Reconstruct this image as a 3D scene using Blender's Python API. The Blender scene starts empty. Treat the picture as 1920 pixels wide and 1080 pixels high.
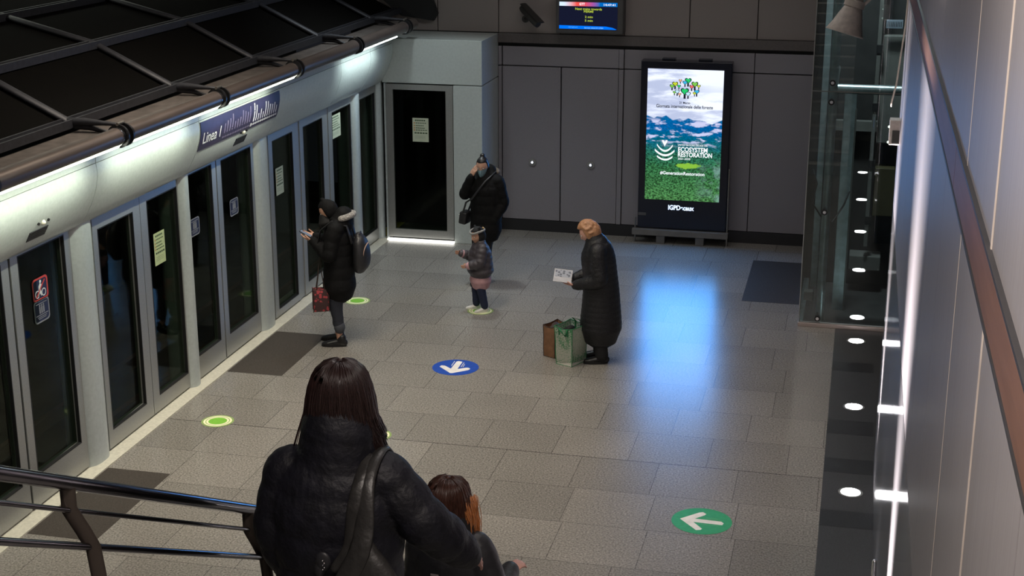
import bpy, bmesh, math, random
from mathutils import Vector as V, Matrix as M
random.seed(7)
S = bpy.context.scene
C = S.collection
PI = math.pi
R = math.radians

# ------------------------------------------------------------------ camera, world, large lights, exposure
cd = bpy.data.cameras.new('camera')
cam = bpy.data.objects.new('camera', cd)
C.objects.link(cam)
cam.location = (0, 0, 5.35)
cam.rotation_euler = (R(90 - 16.55), 0, R(13.2))
cd.sensor_width = 36
cd.lens = 2780 * 36 / 1920
cd.clip_start = 0.05
S.camera = cam
S.view_settings.view_transform = 'Standard'
S.view_settings.look = 'None'
S.view_settings.exposure = 0.0
S.view_settings.gamma = 1.0
S.view_settings.use_curve_mapping = False
w = bpy.data.worlds.new('world')
S.world = w
w.use_nodes = True
w.node_tree.nodes['Background'].inputs[0].default_value = (0.75, 0.8, 1.0, 1)
w.node_tree.nodes['Background'].inputs[1].default_value = 0.012


def area(name, loc, sx, sy, power, col, rot=(0, 0, 0), spread=180):
    l = bpy.data.lights.new(name, 'AREA')
    l.shape = 'RECTANGLE'
    l.size, l.size_y = sx, sy
    l.energy = power
    l.color = col
    l.spread = R(spread)
    o = bpy.data.objects.new(name, l)
    o.location = loc
    o.rotation_euler = rot
    C.objects.link(o)
    return o


WARM = (1.0, 0.90, 0.74)
area('ceiling_lamp_light', (-5.0, 12.0, 6.35), 1.2, 4.5, 150, WARM, spread=110)
area('ceiling_lamp_light', (-2.2, 12.8, 6.35), 1.4, 4.5, 30, (1.0, 0.93, 0.86), spread=110)
area('hall_lamp_light', (-2.5, 16.6, 6.35), 5.0, 1.2, 55, (1.0, 0.95, 0.93), spread=150)
area('platform_end_light', (-5.3, 17.6, 6.35), 0.4, 0.4, 26, (0.86, 0.97, 1.0), spread=75)
area('tunnel_fill_light', (-8.8, 14.5, 4.6), 0.3, 9.0, 26, (0.95, 1.0, 0.85))  # added fill, no fitting behind it; lifts the track bed out of black
area('walkway_fill_light', (-5.8, 23.5, 4.0), 0.3, 1.5, 9, (1.0, 0.95, 0.75))  # added fill so the yellow line shows through the end door
area('stair_lamp_light', (-0.75, 2.6, 6.35), 0.5, 1.6, 120, (1.0, 0.88, 0.80))
area('stair_lamp_light', (-1.6, 7.4, 6.35), 0.3, 1.2, 24, (1.0, 0.92, 0.88))
area('lift_lamp_light', (-0.15, 17.0, 6.2), 0.4, 0.3, 210, (0.9, 0.97, 1.0))

# ------------------------------------------------------------------ materials


def mat(name, col, rough=0.5, metal=0.0, spec=0.5, noise=None, bump=None, emit=None, coat=0.0, stretch=None, sheen=0.0, wave=None):
    m = bpy.data.materials.new(name)
    m.use_nodes = True
    nt = m.node_tree
    p = nt.nodes['Principled BSDF']
    p.inputs['Base Color'].default_value = (*col, 1)
    p.inputs['Roughness'].default_value = rough
    p.inputs['Metallic'].default_value = metal
    p.inputs['Specular IOR Level'].default_value = spec
    p.inputs['Coat Weight'].default_value = coat
    p.inputs['Sheen Weight'].default_value = sheen
    tc = nt.nodes.new('ShaderNodeTexCoord')
    mp = nt.nodes.new('ShaderNodeMapping')
    if stretch:
        mp.inputs['Scale'].default_value = stretch
    nt.links.new(tc.outputs['Object'], mp.inputs[0])
    if noise is None:
        noise = (9.0, 0.12)
    n = nt.nodes.new('ShaderNodeTexNoise')
    n.inputs['Scale'].default_value = noise[0]
    n.inputs['Detail'].default_value = 5
    nt.links.new(mp.outputs[0], n.inputs['Vector'])
    r = nt.nodes.new('ShaderNodeValToRGB')
    k = noise[1]
    r.color_ramp.elements[0].color = (*[max(0, c * (1 - k)) for c in col], 1)
    r.color_ramp.elements[1].color = (*[min(1, c * (1 + k)) for c in col], 1)
    r.color_ramp.elements[0].position = 0.3
    r.color_ramp.elements[1].position = 0.7
    nt.links.new(n.outputs['Fac'], r.inputs[0])
    nt.links.new(r.outputs[0], p.inputs['Base Color'])
    if bump:
        b = nt.nodes.new('ShaderNodeBump')
        b.inputs['Strength'].default_value = bump[1]
        b.inputs['Distance'].default_value = bump[2] if len(bump) > 2 else 0.01
        n2 = nt.nodes.new('ShaderNodeTexNoise')
        n2.inputs['Scale'].default_value = bump[0]
        n2.inputs['Detail'].default_value = 4
        nt.links.new(mp.outputs[0], n2.inputs['Vector'])
        nt.links.new(n2.outputs['Fac'], b.inputs['Height'])
        nt.links.new(b.outputs[0], p.inputs['Normal'])
    if emit:
        p.inputs['Emission Color'].default_value = (*emit[0], 1)
        p.inputs['Emission Strength'].default_value = emit[1]
    return m


def emis(name, col, strength):
    m = bpy.data.materials.new(name)
    m.use_nodes = True
    nt = m.node_tree
    nt.nodes.clear()
    e = nt.nodes.new('ShaderNodeEmission')
    e.inputs[0].default_value = (*col, 1)
    e.inputs[1].default_value = strength
    o = nt.nodes.new('ShaderNodeOutputMaterial')
    nt.links.new(e.outputs[0], o.inputs[0])
    return m


def glass(name, tint=(1, 1, 1), ior=1.5, rough=0.0, gain=1.0):
    m = bpy.data.materials.new(name)
    m.use_nodes = True
    nt = m.node_tree
    nt.nodes.clear()
    t = nt.nodes.new('ShaderNodeBsdfTransparent')
    t.inputs[0].default_value = (*tint, 1)
    g = nt.nodes.new('ShaderNodeBsdfGlossy')
    g.inputs['Roughness'].default_value = rough
    f = nt.nodes.new('ShaderNodeFresnel')
    f.inputs[0].default_value = ior
    k = nt.nodes.new('ShaderNodeMath')
    k.operation = 'MULTIPLY'
    k.use_clamp = True
    k.inputs[1].default_value = gain
    nt.links.new(f.outputs[0], k.inputs[0])
    x = nt.nodes.new('ShaderNodeMixShader')
    o = nt.nodes.new('ShaderNodeOutputMaterial')
    nt.links.new(k.outputs[0], x.inputs[0])
    nt.links.new(t.outputs[0], x.inputs[1])
    nt.links.new(g.outputs[0], x.inputs[2])
    nt.links.new(x.outputs[0], o.inputs[0])
    return m


def floor_mat():
    m = bpy.data.materials.new('granite_floor')
    m.use_nodes = True
    nt = m.node_tree
    L = nt.links.new
    p = nt.nodes['Principled BSDF']
    tc = nt.nodes.new('ShaderNodeTexCoord')
    sx = nt.nodes.new('ShaderNodeSeparateXYZ')
    L(tc.outputs['Object'], sx.inputs[0])

    def math_(op, a, b=None):
        n = nt.nodes.new('ShaderNodeMath')
        n.operation = op
        for i, q in enumerate((a, b)):
            if q is None:
                continue
            if isinstance(q, (int, float)):
                n.inputs[i].default_value = q
            else:
                L(q, n.inputs[i])
        return n.outputs[0]
    PY = 0.695
    ry = math_('DIVIDE', math_('SUBTRACT', sx.outputs[1], 12.40), PY)
    row = math_('FLOOR', ry)
    fy = math_('FRACT', ry)
    wn = nt.nodes.new('ShaderNodeTexWhiteNoise')
    wn.noise_dimensions = '1D'
    L(row, wn.inputs['W'])
    rx = math_('DIVIDE', math_('ADD', sx.outputs[0], math_('MULTIPLY', wn.outputs['Value'], 0.7)), 0.71)
    colx = math_('FLOOR', rx)
    fx = math_('FRACT', rx)
    dx = math_('MULTIPLY', math_('MINIMUM', fx, math_('SUBTRACT', 1.0, fx)), 0.71)
    dy = math_('MULTIPLY', math_('MINIMUM', fy, math_('SUBTRACT', 1.0, fy)), PY)
    joint = math_('LESS_THAN', math_('MINIMUM', dx, dy), 0.0031)
    joint = math_('MAXIMUM', joint, math_('LESS_THAN', math_('ABSOLUTE', math_('SUBTRACT', sx.outputs[1], 12.402)), 0.0075))
    cmb = nt.nodes.new('ShaderNodeCombineXYZ')
    L(colx, cmb.inputs[0])
    L(row, cmb.inputs[1])
    w2 = nt.nodes.new('ShaderNodeTexWhiteNoise')
    L(cmb.outputs[0], w2.inputs['Vector'])
    n1 = nt.nodes.new('ShaderNodeTexNoise')
    n1.inputs['Scale'].default_value = 62
    n1.inputs['Detail'].default_value = 3
    L(tc.outputs['Object'], n1.inputs['Vector'])
    n2 = nt.nodes.new('ShaderNodeTexNoise')
    n2.inputs['Scale'].default_value = 0.8
    L(tc.outputs['Object'], n2.inputs['Vector'])
    v = math_('ADD', math_('MULTIPLY', w2.outputs['Value'], 0.2), 0.82)
    v = math_('MULTIPLY', v, math_('ADD', math_('MULTIPLY', n1.outputs['Fac'], 2.3), -0.15))
    v = math_('MULTIPLY', v, math_('ADD', math_('MULTIPLY', n2.outputs['Fac'], 0.4), 0.8))
    v = math_('MULTIPLY', v, math_('SUBTRACT', 1.0, math_('MULTIPLY', joint, 0.55)))
    mx = nt.nodes.new('ShaderNodeMix')
    mx.data_type = 'RGBA'
    mx.blend_type = 'MULTIPLY'
    mx.inputs[0].default_value = 1
    mx.inputs[6].default_value = (0.265, 0.247, 0.222, 1)
    cc = nt.nodes.new('ShaderNodeCombineColor')
    for i in range(3):
        L(v, cc.inputs[i])
    L(cc.outputs[0], mx.inputs[7])
    L(mx.outputs[2], p.inputs['Base Color'])
    rr = math_('ADD', math_('MULTIPLY', n1.outputs['Fac'], 0.06), 0.22)
    L(rr, p.inputs['Roughness'])
    p.inputs['Specular IOR Level'].default_value = 1.0
    b = nt.nodes.new('ShaderNodeBump')
    b.inputs['Strength'].default_value = 0.05
    b.inputs['Distance'].default_value = 0.002
    L(n1.outputs['Fac'], b.inputs['Height'])
    L(b.outputs[0], p.inputs['Normal'])
    return m


m_floor = floor_mat()
m_dark_stone = mat('dark_stone', (0.058, 0.050, 0.044), 0.6, spec=0.12, noise=(90, 0.35))
m_black_granite = mat('black_granite', (0.05, 0.05, 0.052), 0.3, spec=0.5, noise=(120, 0.4))
m_black_granite2 = mat('darker_granite', (0.028, 0.028, 0.03), 0.3, spec=0.5, noise=(120, 0.4))
m_sill = mat('pale_sill_stone', (0.62, 0.59, 0.50), 0.5, noise=(40, 0.12))
m_enamel = mat('pale_enamel', (0.49, 0.53, 0.51), 0.27, spec=0.5, noise=(30, 0.05), bump=(350, 0.04))
m_enamel_col = mat('column_enamel', (0.47, 0.51, 0.51), 0.35, spec=0.5, noise=(30, 0.06))
m_alu = mat('anodised_aluminium', (0.40, 0.40, 0.385), 0.42, metal=0.65, noise=(60, 0.06))
m_black = mat('black_gap', (0.008, 0.008, 0.009), 0.6)
m_wallpanel = mat('grey_wall_panel', (0.265, 0.25, 0.27), 0.5, noise=(180, 0.10), bump=(250, 0.06))
m_wallup = mat('upper_wall_panel', (0.27, 0.235, 0.22), 0.6, noise=(160, 0.10))
m_cornice = mat('cornice_metal', (0.12, 0.105, 0.10), 0.5, noise=(30, 0.1))
m_skirt = mat('skirting_dark', (0.02, 0.02, 0.022), 0.45)
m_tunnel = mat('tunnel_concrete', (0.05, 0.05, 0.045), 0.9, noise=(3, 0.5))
m_rail = mat('rail_steel', (0.35, 0.33, 0.30), 0.3, metal=0.9)
m_rust = mat('rusty_rail', (0.25, 0.10, 0.06), 0.6, metal=0.3)
m_yellow = mat('yellow_line', (0.55, 0.45, 0.05), 0.6)
m_glass = glass('door_glass', (0.55, 0.6, 0.55), 1.5, 0.0, 0.16)
m_lift_glass = glass('lift_glass', (0.80, 0.87, 0.87), 1.5, 0.0, 1.9)
m_mesh = mat('canopy_panel', (0.004, 0.0034, 0.003), 0.9, spec=0.12, noise=(300, 0.4))
m_beam = mat('canopy_beam', (0.024, 0.024, 0.03), 0.55, metal=0.3, noise=(20, 0.25))
m_pipe = mat('brown_pipe', (0.12, 0.095, 0.085), 0.35, metal=0.6, noise=(15, 0.2), stretch=(1, 0.1, 1))
m_ledge = mat('brown_ledge', (0.10, 0.085, 0.078), 0.5, metal=0.3, noise=(12, 0.3))
m_clamp = mat('dark_clamp', (0.03, 0.03, 0.032), 0.35, metal=0.7)
m_chrome = mat('chrome', (0.75, 0.75, 0.78), 0.16, metal=1.0)
m_steel = mat('satin_wall_panel', (0.30, 0.285, 0.295), 0.45, spec=0.06, noise=(60, 0.06), stretch=(1, 1, 0.02))
m_gloss_wall = mat('polished_wall_base', (0.17, 0.165, 0.17), 0.16, spec=0.7, noise=(6, 0.12), stretch=(1, 1.5, 0.1), bump=(5, 0.07, 0.01))
m_bronze = mat('bronze_band', (0.20, 0.105, 0.072), 0.5, metal=0.1, spec=0.12, noise=(25, 0.12), stretch=(1, 0.1, 1))
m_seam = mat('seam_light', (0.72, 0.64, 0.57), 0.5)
m_seam_dark = mat('seam_dark', (0.03, 0.028, 0.03), 0.5)
m_tube_on = emis('tube_light', (0.97, 1.0, 0.80), 16.0)
m_tube_cool = emis('tube_light_cool', (0.88, 1.0, 0.98), 16.0)
m_tube_off = mat('dim_tube', (0.30, 0.28, 0.27), 0.3)
m_floorlamp = emis('floor_lamp_lens', (1.0, 0.97, 1.0), 46.0)
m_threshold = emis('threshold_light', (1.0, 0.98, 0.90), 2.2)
m_sign = mat('violet_sign', (0.035, 0.028, 0.07), 0.4, noise=(8, 0.15))
m_white = mat('white_print', (0.72, 0.72, 0.74), 0.5)
m_lilac = mat('lilac_print', (0.22, 0.19, 0.30), 0.5)
m_stick = mat('sticker_grey', (0.26, 0.26, 0.29), 0.5)
m_notice = mat('notice_paper', (0.55, 0.63, 0.34), 0.7, noise=(12, 0.06))
m_notice2 = mat('notice_paper_pale', (0.52, 0.56, 0.42), 0.7, noise=(12, 0.06))
m_ink = mat('dark_ink', (0.05, 0.09, 0.04), 0.7)
m_orange_ink = mat('orange_ink', (0.5, 0.22, 0.03), 0.7)
m_red = mat('red_print', (0.55, 0.06, 0.05), 0.5)
m_navy = mat('navy_print', (0.015, 0.02, 0.06), 0.4)
m_blue = mat('blue_sticker', (0.012, 0.07, 0.42), 0.45, noise=(30, 0.15))
m_green = mat('green_sticker', (0.03, 0.34, 0.12), 0.45, noise=(30, 0.12))
m_green_faint = mat('faint_green_print', (0.12, 0.45, 0.2), 0.5)
m_arrow = mat('arrow_white', (0.88, 0.84, 0.80), 0.5)
m_dot = mat('dot_green', (0.20, 0.50, 0.05), 0.5, noise=(40, 0.1))
m_dot_rim = mat('dot_green_edge', (0.25, 0.36, 0.12), 0.5)
m_cream = mat('dot_cream', (0.85, 0.86, 0.55), 0.5)
m_bezel = mat('totem_black', (0.008, 0.010, 0.022), 0.25, coat=0.3)
m_monitor = mat('monitor_grey', (0.085, 0.082, 0.08), 0.5)
m_cctv = mat('camera_housing', (0.035, 0.033, 0.03), 0.45)
m_horn = mat('horn_beige', (0.44, 0.39, 0.35), 0.6, noise=(20, 0.15))
m_rail_dark = mat('polished_dark_steel', (0.16, 0.15, 0.16), 0.20, metal=1.0)
m_post = mat('bronze_post', (0.075, 0.06, 0.05), 0.4, metal=0.6)
m_step = mat('stair_stone', (0.36, 0.35, 0.33), 0.5, noise=(90, 0.2))
m_ceil = mat('ceiling_dark', (0.08, 0.08, 0.085), 0.8)
m_lift_steel = mat('lift_steel', (0.33, 0.39, 0.40), 0.35, metal=0.7, noise=(12, 0.2))
m_lift_back = mat('lift_shaft', (0.022, 0.021, 0.02), 0.8, noise=(4, 0.4))
m_lift_guide = mat('lift_guide', (0.13, 0.13, 0.12), 0.5)
m_skin = mat('skin', (0.52, 0.29, 0.20), 0.55, noise=(20, 0.08))
m_skin_pink = mat('skin_pink', (0.62, 0.34, 0.27), 0.55, noise=(20, 0.08))
m_puffer = mat('black_puffer', (0.0055, 0.0055, 0.010), 0.6, spec=0.4, noise=(14, 0.4), bump=(22, 0.55, 0.02))
m_black_coat = mat('black_parka', (0.0045, 0.0045, 0.005), 0.75, spec=0.2, noise=(18, 0.4), bump=(25, 0.4, 0.015))
m_quilt = mat('black_quilt', (0.009, 0.009, 0.0115), 0.45, spec=0.4, noise=(40, 0.3), bump=(60, 0.6, 0.01), stretch=(1, 1, 2.2))
m_leather = mat('black_leather', (0.018, 0.018, 0.021), 0.45, spec=0.5, noise=(30, 0.2), bump=(35, 0.3, 0.01))
m_bag = mat('black_bag_cloth', (0.02, 0.019, 0.018), 0.42, spec=0.5, noise=(25, 0.25), bump=(9, 0.4, 0.03))
m_jeans = mat('dark_jeans', (0.02, 0.023, 0.035), 0.8, noise=(120, 0.3))
m_navy_jeans = mat('navy_jeans', (0.012, 0.018, 0.05), 0.8, noise=(120, 0.3))
m_trouser = mat('black_trousers', (0.006, 0.006, 0.007), 0.8)
m_shoe = mat('black_shoe', (0.008, 0.008, 0.009), 0.35)
m_shoe_white = mat('white_shoe', (0.72, 0.70, 0.68), 0.5, noise=(30, 0.08))
m_hair = mat('dark_hair', (0.022, 0.010, 0.009), 0.38, spec=0.6, noise=(60, 0.5), stretch=(6, 6, 0.25))
m_hair_black = mat('black_hair', (0.008, 0.006, 0.006), 0.4, noise=(60, 0.4))
m_hair_brown = mat('brown_hair', (0.05, 0.018, 0.011), 0.38, spec=0.6, noise=(60, 0.5), stretch=(6, 6, 0.25))
m_hair_copper = mat('copper_hair', (0.42, 0.15, 0.045), 0.45, noise=(60, 0.3), stretch=(6, 6, 0.25))
m_hair_blond = mat('ginger_blond_hair', (0.40, 0.20, 0.10), 0.5, noise=(50, 0.35), stretch=(3, 3, 0.6))
m_fur = mat('grey_fur', (0.42, 0.40, 0.38), 0.9, noise=(70, 0.5), bump=(120, 1.0, 0.02))
m_fur_brown = mat('brown_fur', (0.16, 0.13, 0.10), 0.9, noise=(70, 0.5), bump=(120, 1.0, 0.02))
m_mask = mat('surgical_mask', (0.42, 0.60, 0.66), 0.7)
m_grey_puffer = mat('grey_plum_puffer', (0.055, 0.047, 0.055), 0.5, noise=(20, 0.25), bump=(25, 0.4, 0.015))
m_pink = mat('pink_cloth', (0.50, 0.29, 0.31), 0.8, noise=(30, 0.1))
m_eye = mat('eye_white', (0.7, 0.68, 0.65), 0.3)
m_phone = mat('phone_black', (0.01, 0.01, 0.012), 0.2)
m_phone_screen = emis('phone_screen', (0.5, 0.6, 0.75), 0.35)
m_brownbag = mat('brown_bag', (0.38, 0.20, 0.11), 0.75, noise=(14, 0.2))
m_bagtrim = mat('dark_trim', (0.035, 0.02, 0.015), 0.7)
m_greentrim = mat('green_trim', (0.02, 0.20, 0.07), 0.6)
m_page = mat('booklet_page', (0.46, 0.45, 0.47), 0.6, noise=(15, 0.1))


def pattern_mat(name, a, b, scale, kind='check'):
    m = bpy.data.materials.new(name)
    m.use_nodes = True
    nt = m.node_tree
    p = nt.nodes['Principled BSDF']
    p.inputs['Roughness'].default_value = 0.6
    tc = nt.nodes.new('ShaderNodeTexCoord')
    v = nt.nodes.new('ShaderNodeTexVoronoi')
    v.inputs['Scale'].default_value = scale
    v.inputs['Randomness'].default_value = 0.25 if kind == 'check' else 1.0
    r = nt.nodes.new('ShaderNodeValToRGB')
    r.color_ramp.elements[0].color = (*a, 1)
    r.color_ramp.elements[1].color = (*b, 1)
    r.color_ramp.elements[0].position = 0.52 if kind == 'check' else 0.36
    r.color_ramp.elements[1].position = 0.62 if kind == 'check' else 0.46
    nt.links.new(tc.outputs['Object'], v.inputs['Vector'])
    nt.links.new(v.outputs['Distance'], r.inputs[0])
    nt.links.new(r.outputs[0], p.inputs['Base Color'])
    return m


m_greenbag = pattern_mat('green_dotted_bag', (0.70, 0.70, 0.62), (0.10, 0.36, 0.16), 55)
m_redbag = pattern_mat('red_flower_bag', (0.42, 0.05, 0.06), (0.05, 0.02, 0.02), 26, 'rand')
m_bookprint = pattern_mat('booklet_print', (0.12, 0.13, 0.16), (0.34, 0.36, 0.42), 30, 'rand')

# ------------------------------------------------------------------ geometry helpers


def new():
    return bmesh.new()


def box(bm, x0, x1, y0, y1, z0, z1, T=None):
    vs = [V((x, y, z)) for z in (z0, z1) for y in (y0, y1) for x in (x0, x1)]
    if T:
        vs = [T @ q for q in vs]
    v = [bm.verts.new(q) for q in vs]
    for f in ((0, 2, 3, 1), (4, 5, 7, 6), (0, 1, 5, 4), (2, 6, 7, 3), (0, 4, 6, 2), (1, 3, 7, 5)):
        bm.faces.new([v[i] for i in f])
    return bm


def bbox(x0, x1, y0, y1, z0, z1, b=0.004, seg=2):
    bm = box(new(), x0, x1, y0, y1, z0, z1)
    bmesh.ops.bevel(bm, geom=bm.edges[:], offset=b, segments=seg, affect='EDGES', profile=0.5)
    return bm


def frame_bm(axis, c, a0, a1, z0, z1, l, r, b, t, d):
    """rectangular frame in the plane axis=c (front face at c, depth d behind); l,r,b,t stile widths"""
    bm = new()

    def bx(p0, p1, q0, q1):
        if axis == 'x':
            box(bm, c - d, c, p0, p1, q0, q1)
        else:
            box(bm, p0, p1, c, c + d, q0, q1)
    bx(a0, a0 + l, z0, z1)
    bx(a1 - r, a1, z0, z1)
    bx(a0 + l, a1 - r, z0, z0 + b)
    bx(a0 + l, a1 - r, z1 - t, z1)
    return bm


def tube(bm, pts, rad, seg=14, ref=(1, 0, 0), cap=True, flat=False):
    pts = [V(p) for p in pts]
    ref = V(ref)
    n = len(pts)
    rad = [(r, r) if isinstance(r, (int, float)) else r for r in (rad if isinstance(rad, (list, tuple)) and len(rad) == n else [rad] * n)]
    rings = []

    def ring(c, T, a, b):
        s = ref - T * T.dot(ref)
        if s.length < 1e-4:
            s = V((0, 1, 0)) - T * T.dot(V((0, 1, 0)))
        s.normalize()
        u = T.cross(s)
        return [bm.verts.new(c + s * (a * math.cos(2 * PI * k / seg)) + u * (b * math.sin(2 * PI * k / seg))) for k in range(seg)]
    Ts = []
    for i in range(n):
        d = V((0, 0, 0))
        if i > 0:
            d += (pts[i] - pts[i - 1]).normalized()
        if i < n - 1:
            d += (pts[i + 1] - pts[i]).normalized()
        if d.length < 1e-6:
            d = V((0, 0, 1))
        Ts.append(d.normalized())
    if cap and not flat:
        a, b = rad[0]
        m = min(a, b)
        for k in (70, 40):
            rings.append(ring(pts[0] - Ts[0] * (m * math.sin(R(k))), Ts[0], a * math.cos(R(k)), b * math.cos(R(k))))
    for i in range(n):
        rings.append(ring(pts[i], Ts[i], *rad[i]))
    if cap and not flat:
        a, b = rad[-1]
        m = min(a, b)
        for k in (40, 70):
            rings.append(ring(pts[-1] + Ts[-1] * (m * math.sin(R(k))), Ts[-1], a * math.cos(R(k)), b * math.cos(R(k))))
    for r0, r1 in zip(rings, rings[1:]):
        for k in range(seg):
            bm.faces.new((r0[k], r0[(k + 1) % seg], r1[(k + 1) % seg], r1[k]))
    if cap:
        bm.faces.new(rings[0][::-1])
        bm.faces.new(rings[-1])
    return bm


def cyl(bm, p0, p1, r, seg=20):
    return tube(bm, [p0, p1], [r, r], seg, flat=True, ref=(1, 0.01, 0.02))


def ball(bm, c, rx, ry=None, rz=None, seg=16, Rm=None):
    ry = ry or rx
    rz = rz or rx
    T = M.Translation(V(c)) @ (Rm.to_4x4() if Rm else M()) @ M.Diagonal((rx, ry, rz, 1))
    bmesh.ops.create_uvsphere(bm, u_segments=seg, v_segments=max(6, seg // 2 + 2), radius=1, matrix=T)
    return bm


def prism(bm, poly, T, h):
    """extrude a 2-D polygon: T maps (u, v, w) to world, w in 0..h"""
    a = [bm.verts.new(T @ V((u, v, 0))) for u, v in poly]
    b = [bm.verts.new(T @ V((u, v, h))) for u, v in poly]
    n = len(poly)
    bm.faces.new(a[::-1])
    bm.faces.new(b)
    for i in range(n):
        bm.faces.new((a[i], a[(i + 1) % n], b[(i + 1) % n], b[i]))
    return bm


def ring_prism(bm, outer, inner, T, h):
    n = len(outer)
    lay = []
    for poly, z in ((outer, 0), (inner, 0), (outer, h), (inner, h)):
        lay.append([bm.verts.new(T @ V((u, v, z))) for u, v in poly])
    o0, i0, o1, i1 = lay
    for k in range(n):
        j = (k + 1) % n
        bm.faces.new((o1[k], o1[j], i1[j], i1[k]))
        bm.faces.new((o0[k], i0[k], i0[j], o0[j]))
        bm.faces.new((o0[k], o0[j], o1[j], o1[k]))
        bm.faces.new((i0[k], i1[k], i1[j], i0[j]))
    return bm


def circ(r, n=40, cx=0, cy=0):
    return [(cx + r * math.cos(2 * PI * k / n), cy + r * math.sin(2 * PI * k / n)) for k in range(n)]


def PX(x):      # plane facing +X: (u, v, w) -> (x + w, u, v)
    return M(((0, 0, 1, x), (1, 0, 0, 0), (0, 1, 0, 0), (0, 0, 0, 1)))


def PY(y):      # plane facing -Y: (u, v, w) -> (u, y - w, v)
    return M(((1, 0, 0, 0), (0, 0, -1, y), (0, 1, 0, 0), (0, 0, 0, 1)))


def PZ(z):      # plane facing up
    return M.Translation((0, 0, z))


ROOTM = {}


def link(name, me, m, parent=None, local=False, smooth=None):
    o = bpy.data.objects.new(name, me)
    C.objects.link(o)
    if m:
        me.materials.append(m)
    if parent is not None:
        o.parent = parent
        if not local:
            o.matrix_parent_inverse = ROOTM.get(parent.name, M()).inverted()
        ROOTM[o.name] = ROOTM.get(parent.name, M()) if local else M()
    if smooth:
        me.shade_smooth()
        if smooth < 3:
            me.set_sharp_from_angle(angle=smooth)
    return o


def obj(name, bm, m, parent=None, local=False, smooth=None):
    bmesh.ops.recalc_face_normals(bm, faces=bm.faces[:])
    me = bpy.data.meshes.new(name)
    bm.to_mesh(me)
    bm.free()
    return link(name, me, m, parent, local, smooth)


def fuse(name, bm, m, parent=None, local=True, voxel=0.01, it=4, fac=0.5, fn=None):
    """melt overlapping closed pieces into ONE continuous surface"""
    bmesh.ops.recalc_face_normals(bm, faces=bm.faces[:])
    me = bpy.data.meshes.new('tmp')
    bm.to_mesh(me)
    bm.free()
    t = bpy.data.objects.new('tmp', me)
    C.objects.link(t)
    r = t.modifiers.new('r', 'REMESH')
    r.mode = 'VOXEL'
    r.voxel_size = voxel
    if it:
        s = t.modifiers.new('s', 'SMOOTH')
        s.iterations = it
        s.factor = fac
    dg = bpy.context.evaluated_depsgraph_get()
    me2 = bpy.data.meshes.new_from_object(t.evaluated_get(dg))
    bpy.data.objects.remove(t)
    bpy.data.meshes.remove(me)
    me2.name = name
    if fn:
        for v in me2.vertices:
            v.co = fn(v.co)
    return link(name, me2, m, parent, local, 4)


def tag(o, label=None, cat=None, group=None, kind=None):
    for k, v in (('label', label), ('category', cat), ('group', group), ('kind', kind)):
        if v:
            o[k] = v
    return o


def thing(name, loc, label, cat, rz=0.0, group=None, kind=None):
    o = bpy.data.objects.new(name, None)
    o.empty_display_size = 0.1
    o.location = loc
    o.rotation_euler = (0, 0, rz)
    C.objects.link(o)
    ROOTM[o.name] = M.Translation(V(loc)) @ M.Rotation(rz, 4, 'Z')
    return tag(o, label, cat, group, kind)


def struct(name, bm, m, label=None, cat=None, parent=None, smooth=None):
    o = obj(name, bm, m, parent, smooth=smooth)
    if parent is None:
        tag(o, label, cat, kind='structure')
    return o


def text(name, s, T, m, parent, wd, ht, align='C', ext=0.0008, bold=0.0):
    cu = bpy.data.curves.new('t', 'FONT')
    cu.body = s
    cu.size = 1
    cu.offset = bold
    t = bpy.data.objects.new('t', cu)
    C.objects.link(t)
    dg = bpy.context.evaluated_depsgraph_get()
    me = bpy.data.meshes.new_from_object(t.evaluated_get(dg))
    bpy.data.objects.remove(t)
    xs = [v.co.x for v in me.vertices]
    ys = [v.co.y for v in me.vertices]
    x0, x1, y0, y1 = min(xs), max(xs), min(ys), max(ys)
    for v in me.vertices:
        u = (v.co.x - x0) / (x1 - x0)
        if align == 'C':
            u -= 0.5
        q = (v.co.y - y0) / (y1 - y0) - 0.5
        v.co = T @ V((u * wd, q * ht, ext))
    me.name = name
    return link(name, me, m, parent)


def smoothstep(t):
    t = max(0, min(1, t))
    return t * t * (3 - 2 * t)


# ------------------------------------------------------------------ setting: floor, walls, ceiling
struct('floor', box(new(), -6.36, 3.0, -1.5, 20.6, -0.1, 0.0), m_floor, 'grey granite tiled platform floor', 'floor')
z0 = 0.0005
for i, (x0, x1, y0, y1) in enumerate([(-6.35, -5.745, 9.80, 11.17), (-6.35, -5.735, 13.80, 15.20), (-1.235, -0.515, 17.63, 19.55)]):
    struct('trim_%d' % (i + 1), box(new(), x0, x1, y0, y1, -0.02, 0.002), m_dark_stone,
           ['dark stone slab in the floor beyond the stair railing', 'dark stone slab in the floor beside the glass doors', 'dark stone slab in the floor beside the glass lift'][i], 'floor slab')
struct('trim_4', box(new(), -0.085, 0.9, 5.0, 16.77, -0.02, 0.002), m_black_granite, 'dark polished granite strip with round floor lights along the grey wall', 'floor strip')
for i, (y0, y1) in enumerate([(13.49, 13.86), (12.56, 12.89), (11.43, 11.75), (15.3, 15.6), (10.2, 10.5)]):
    struct('trim_%d' % (5 + i), box(new(), -0.085, 0.35, y0, y1, 0.0, 0.003), m_black_granite2, 'blacker band across the granite strip', 'floor strip')
struct('trim_10', box(new(), -6.78, -6.355, 6.0, 19.62, -0.1, 0.012), m_sill, 'pale stone sill under the platform glass doors', 'sill')
struct('ceiling', box(new(), -6.8, 3.0, -1.5, 20.6, 6.45, 6.6), m_ceil, 'dark ceiling above the platform', 'ceiling')

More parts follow.
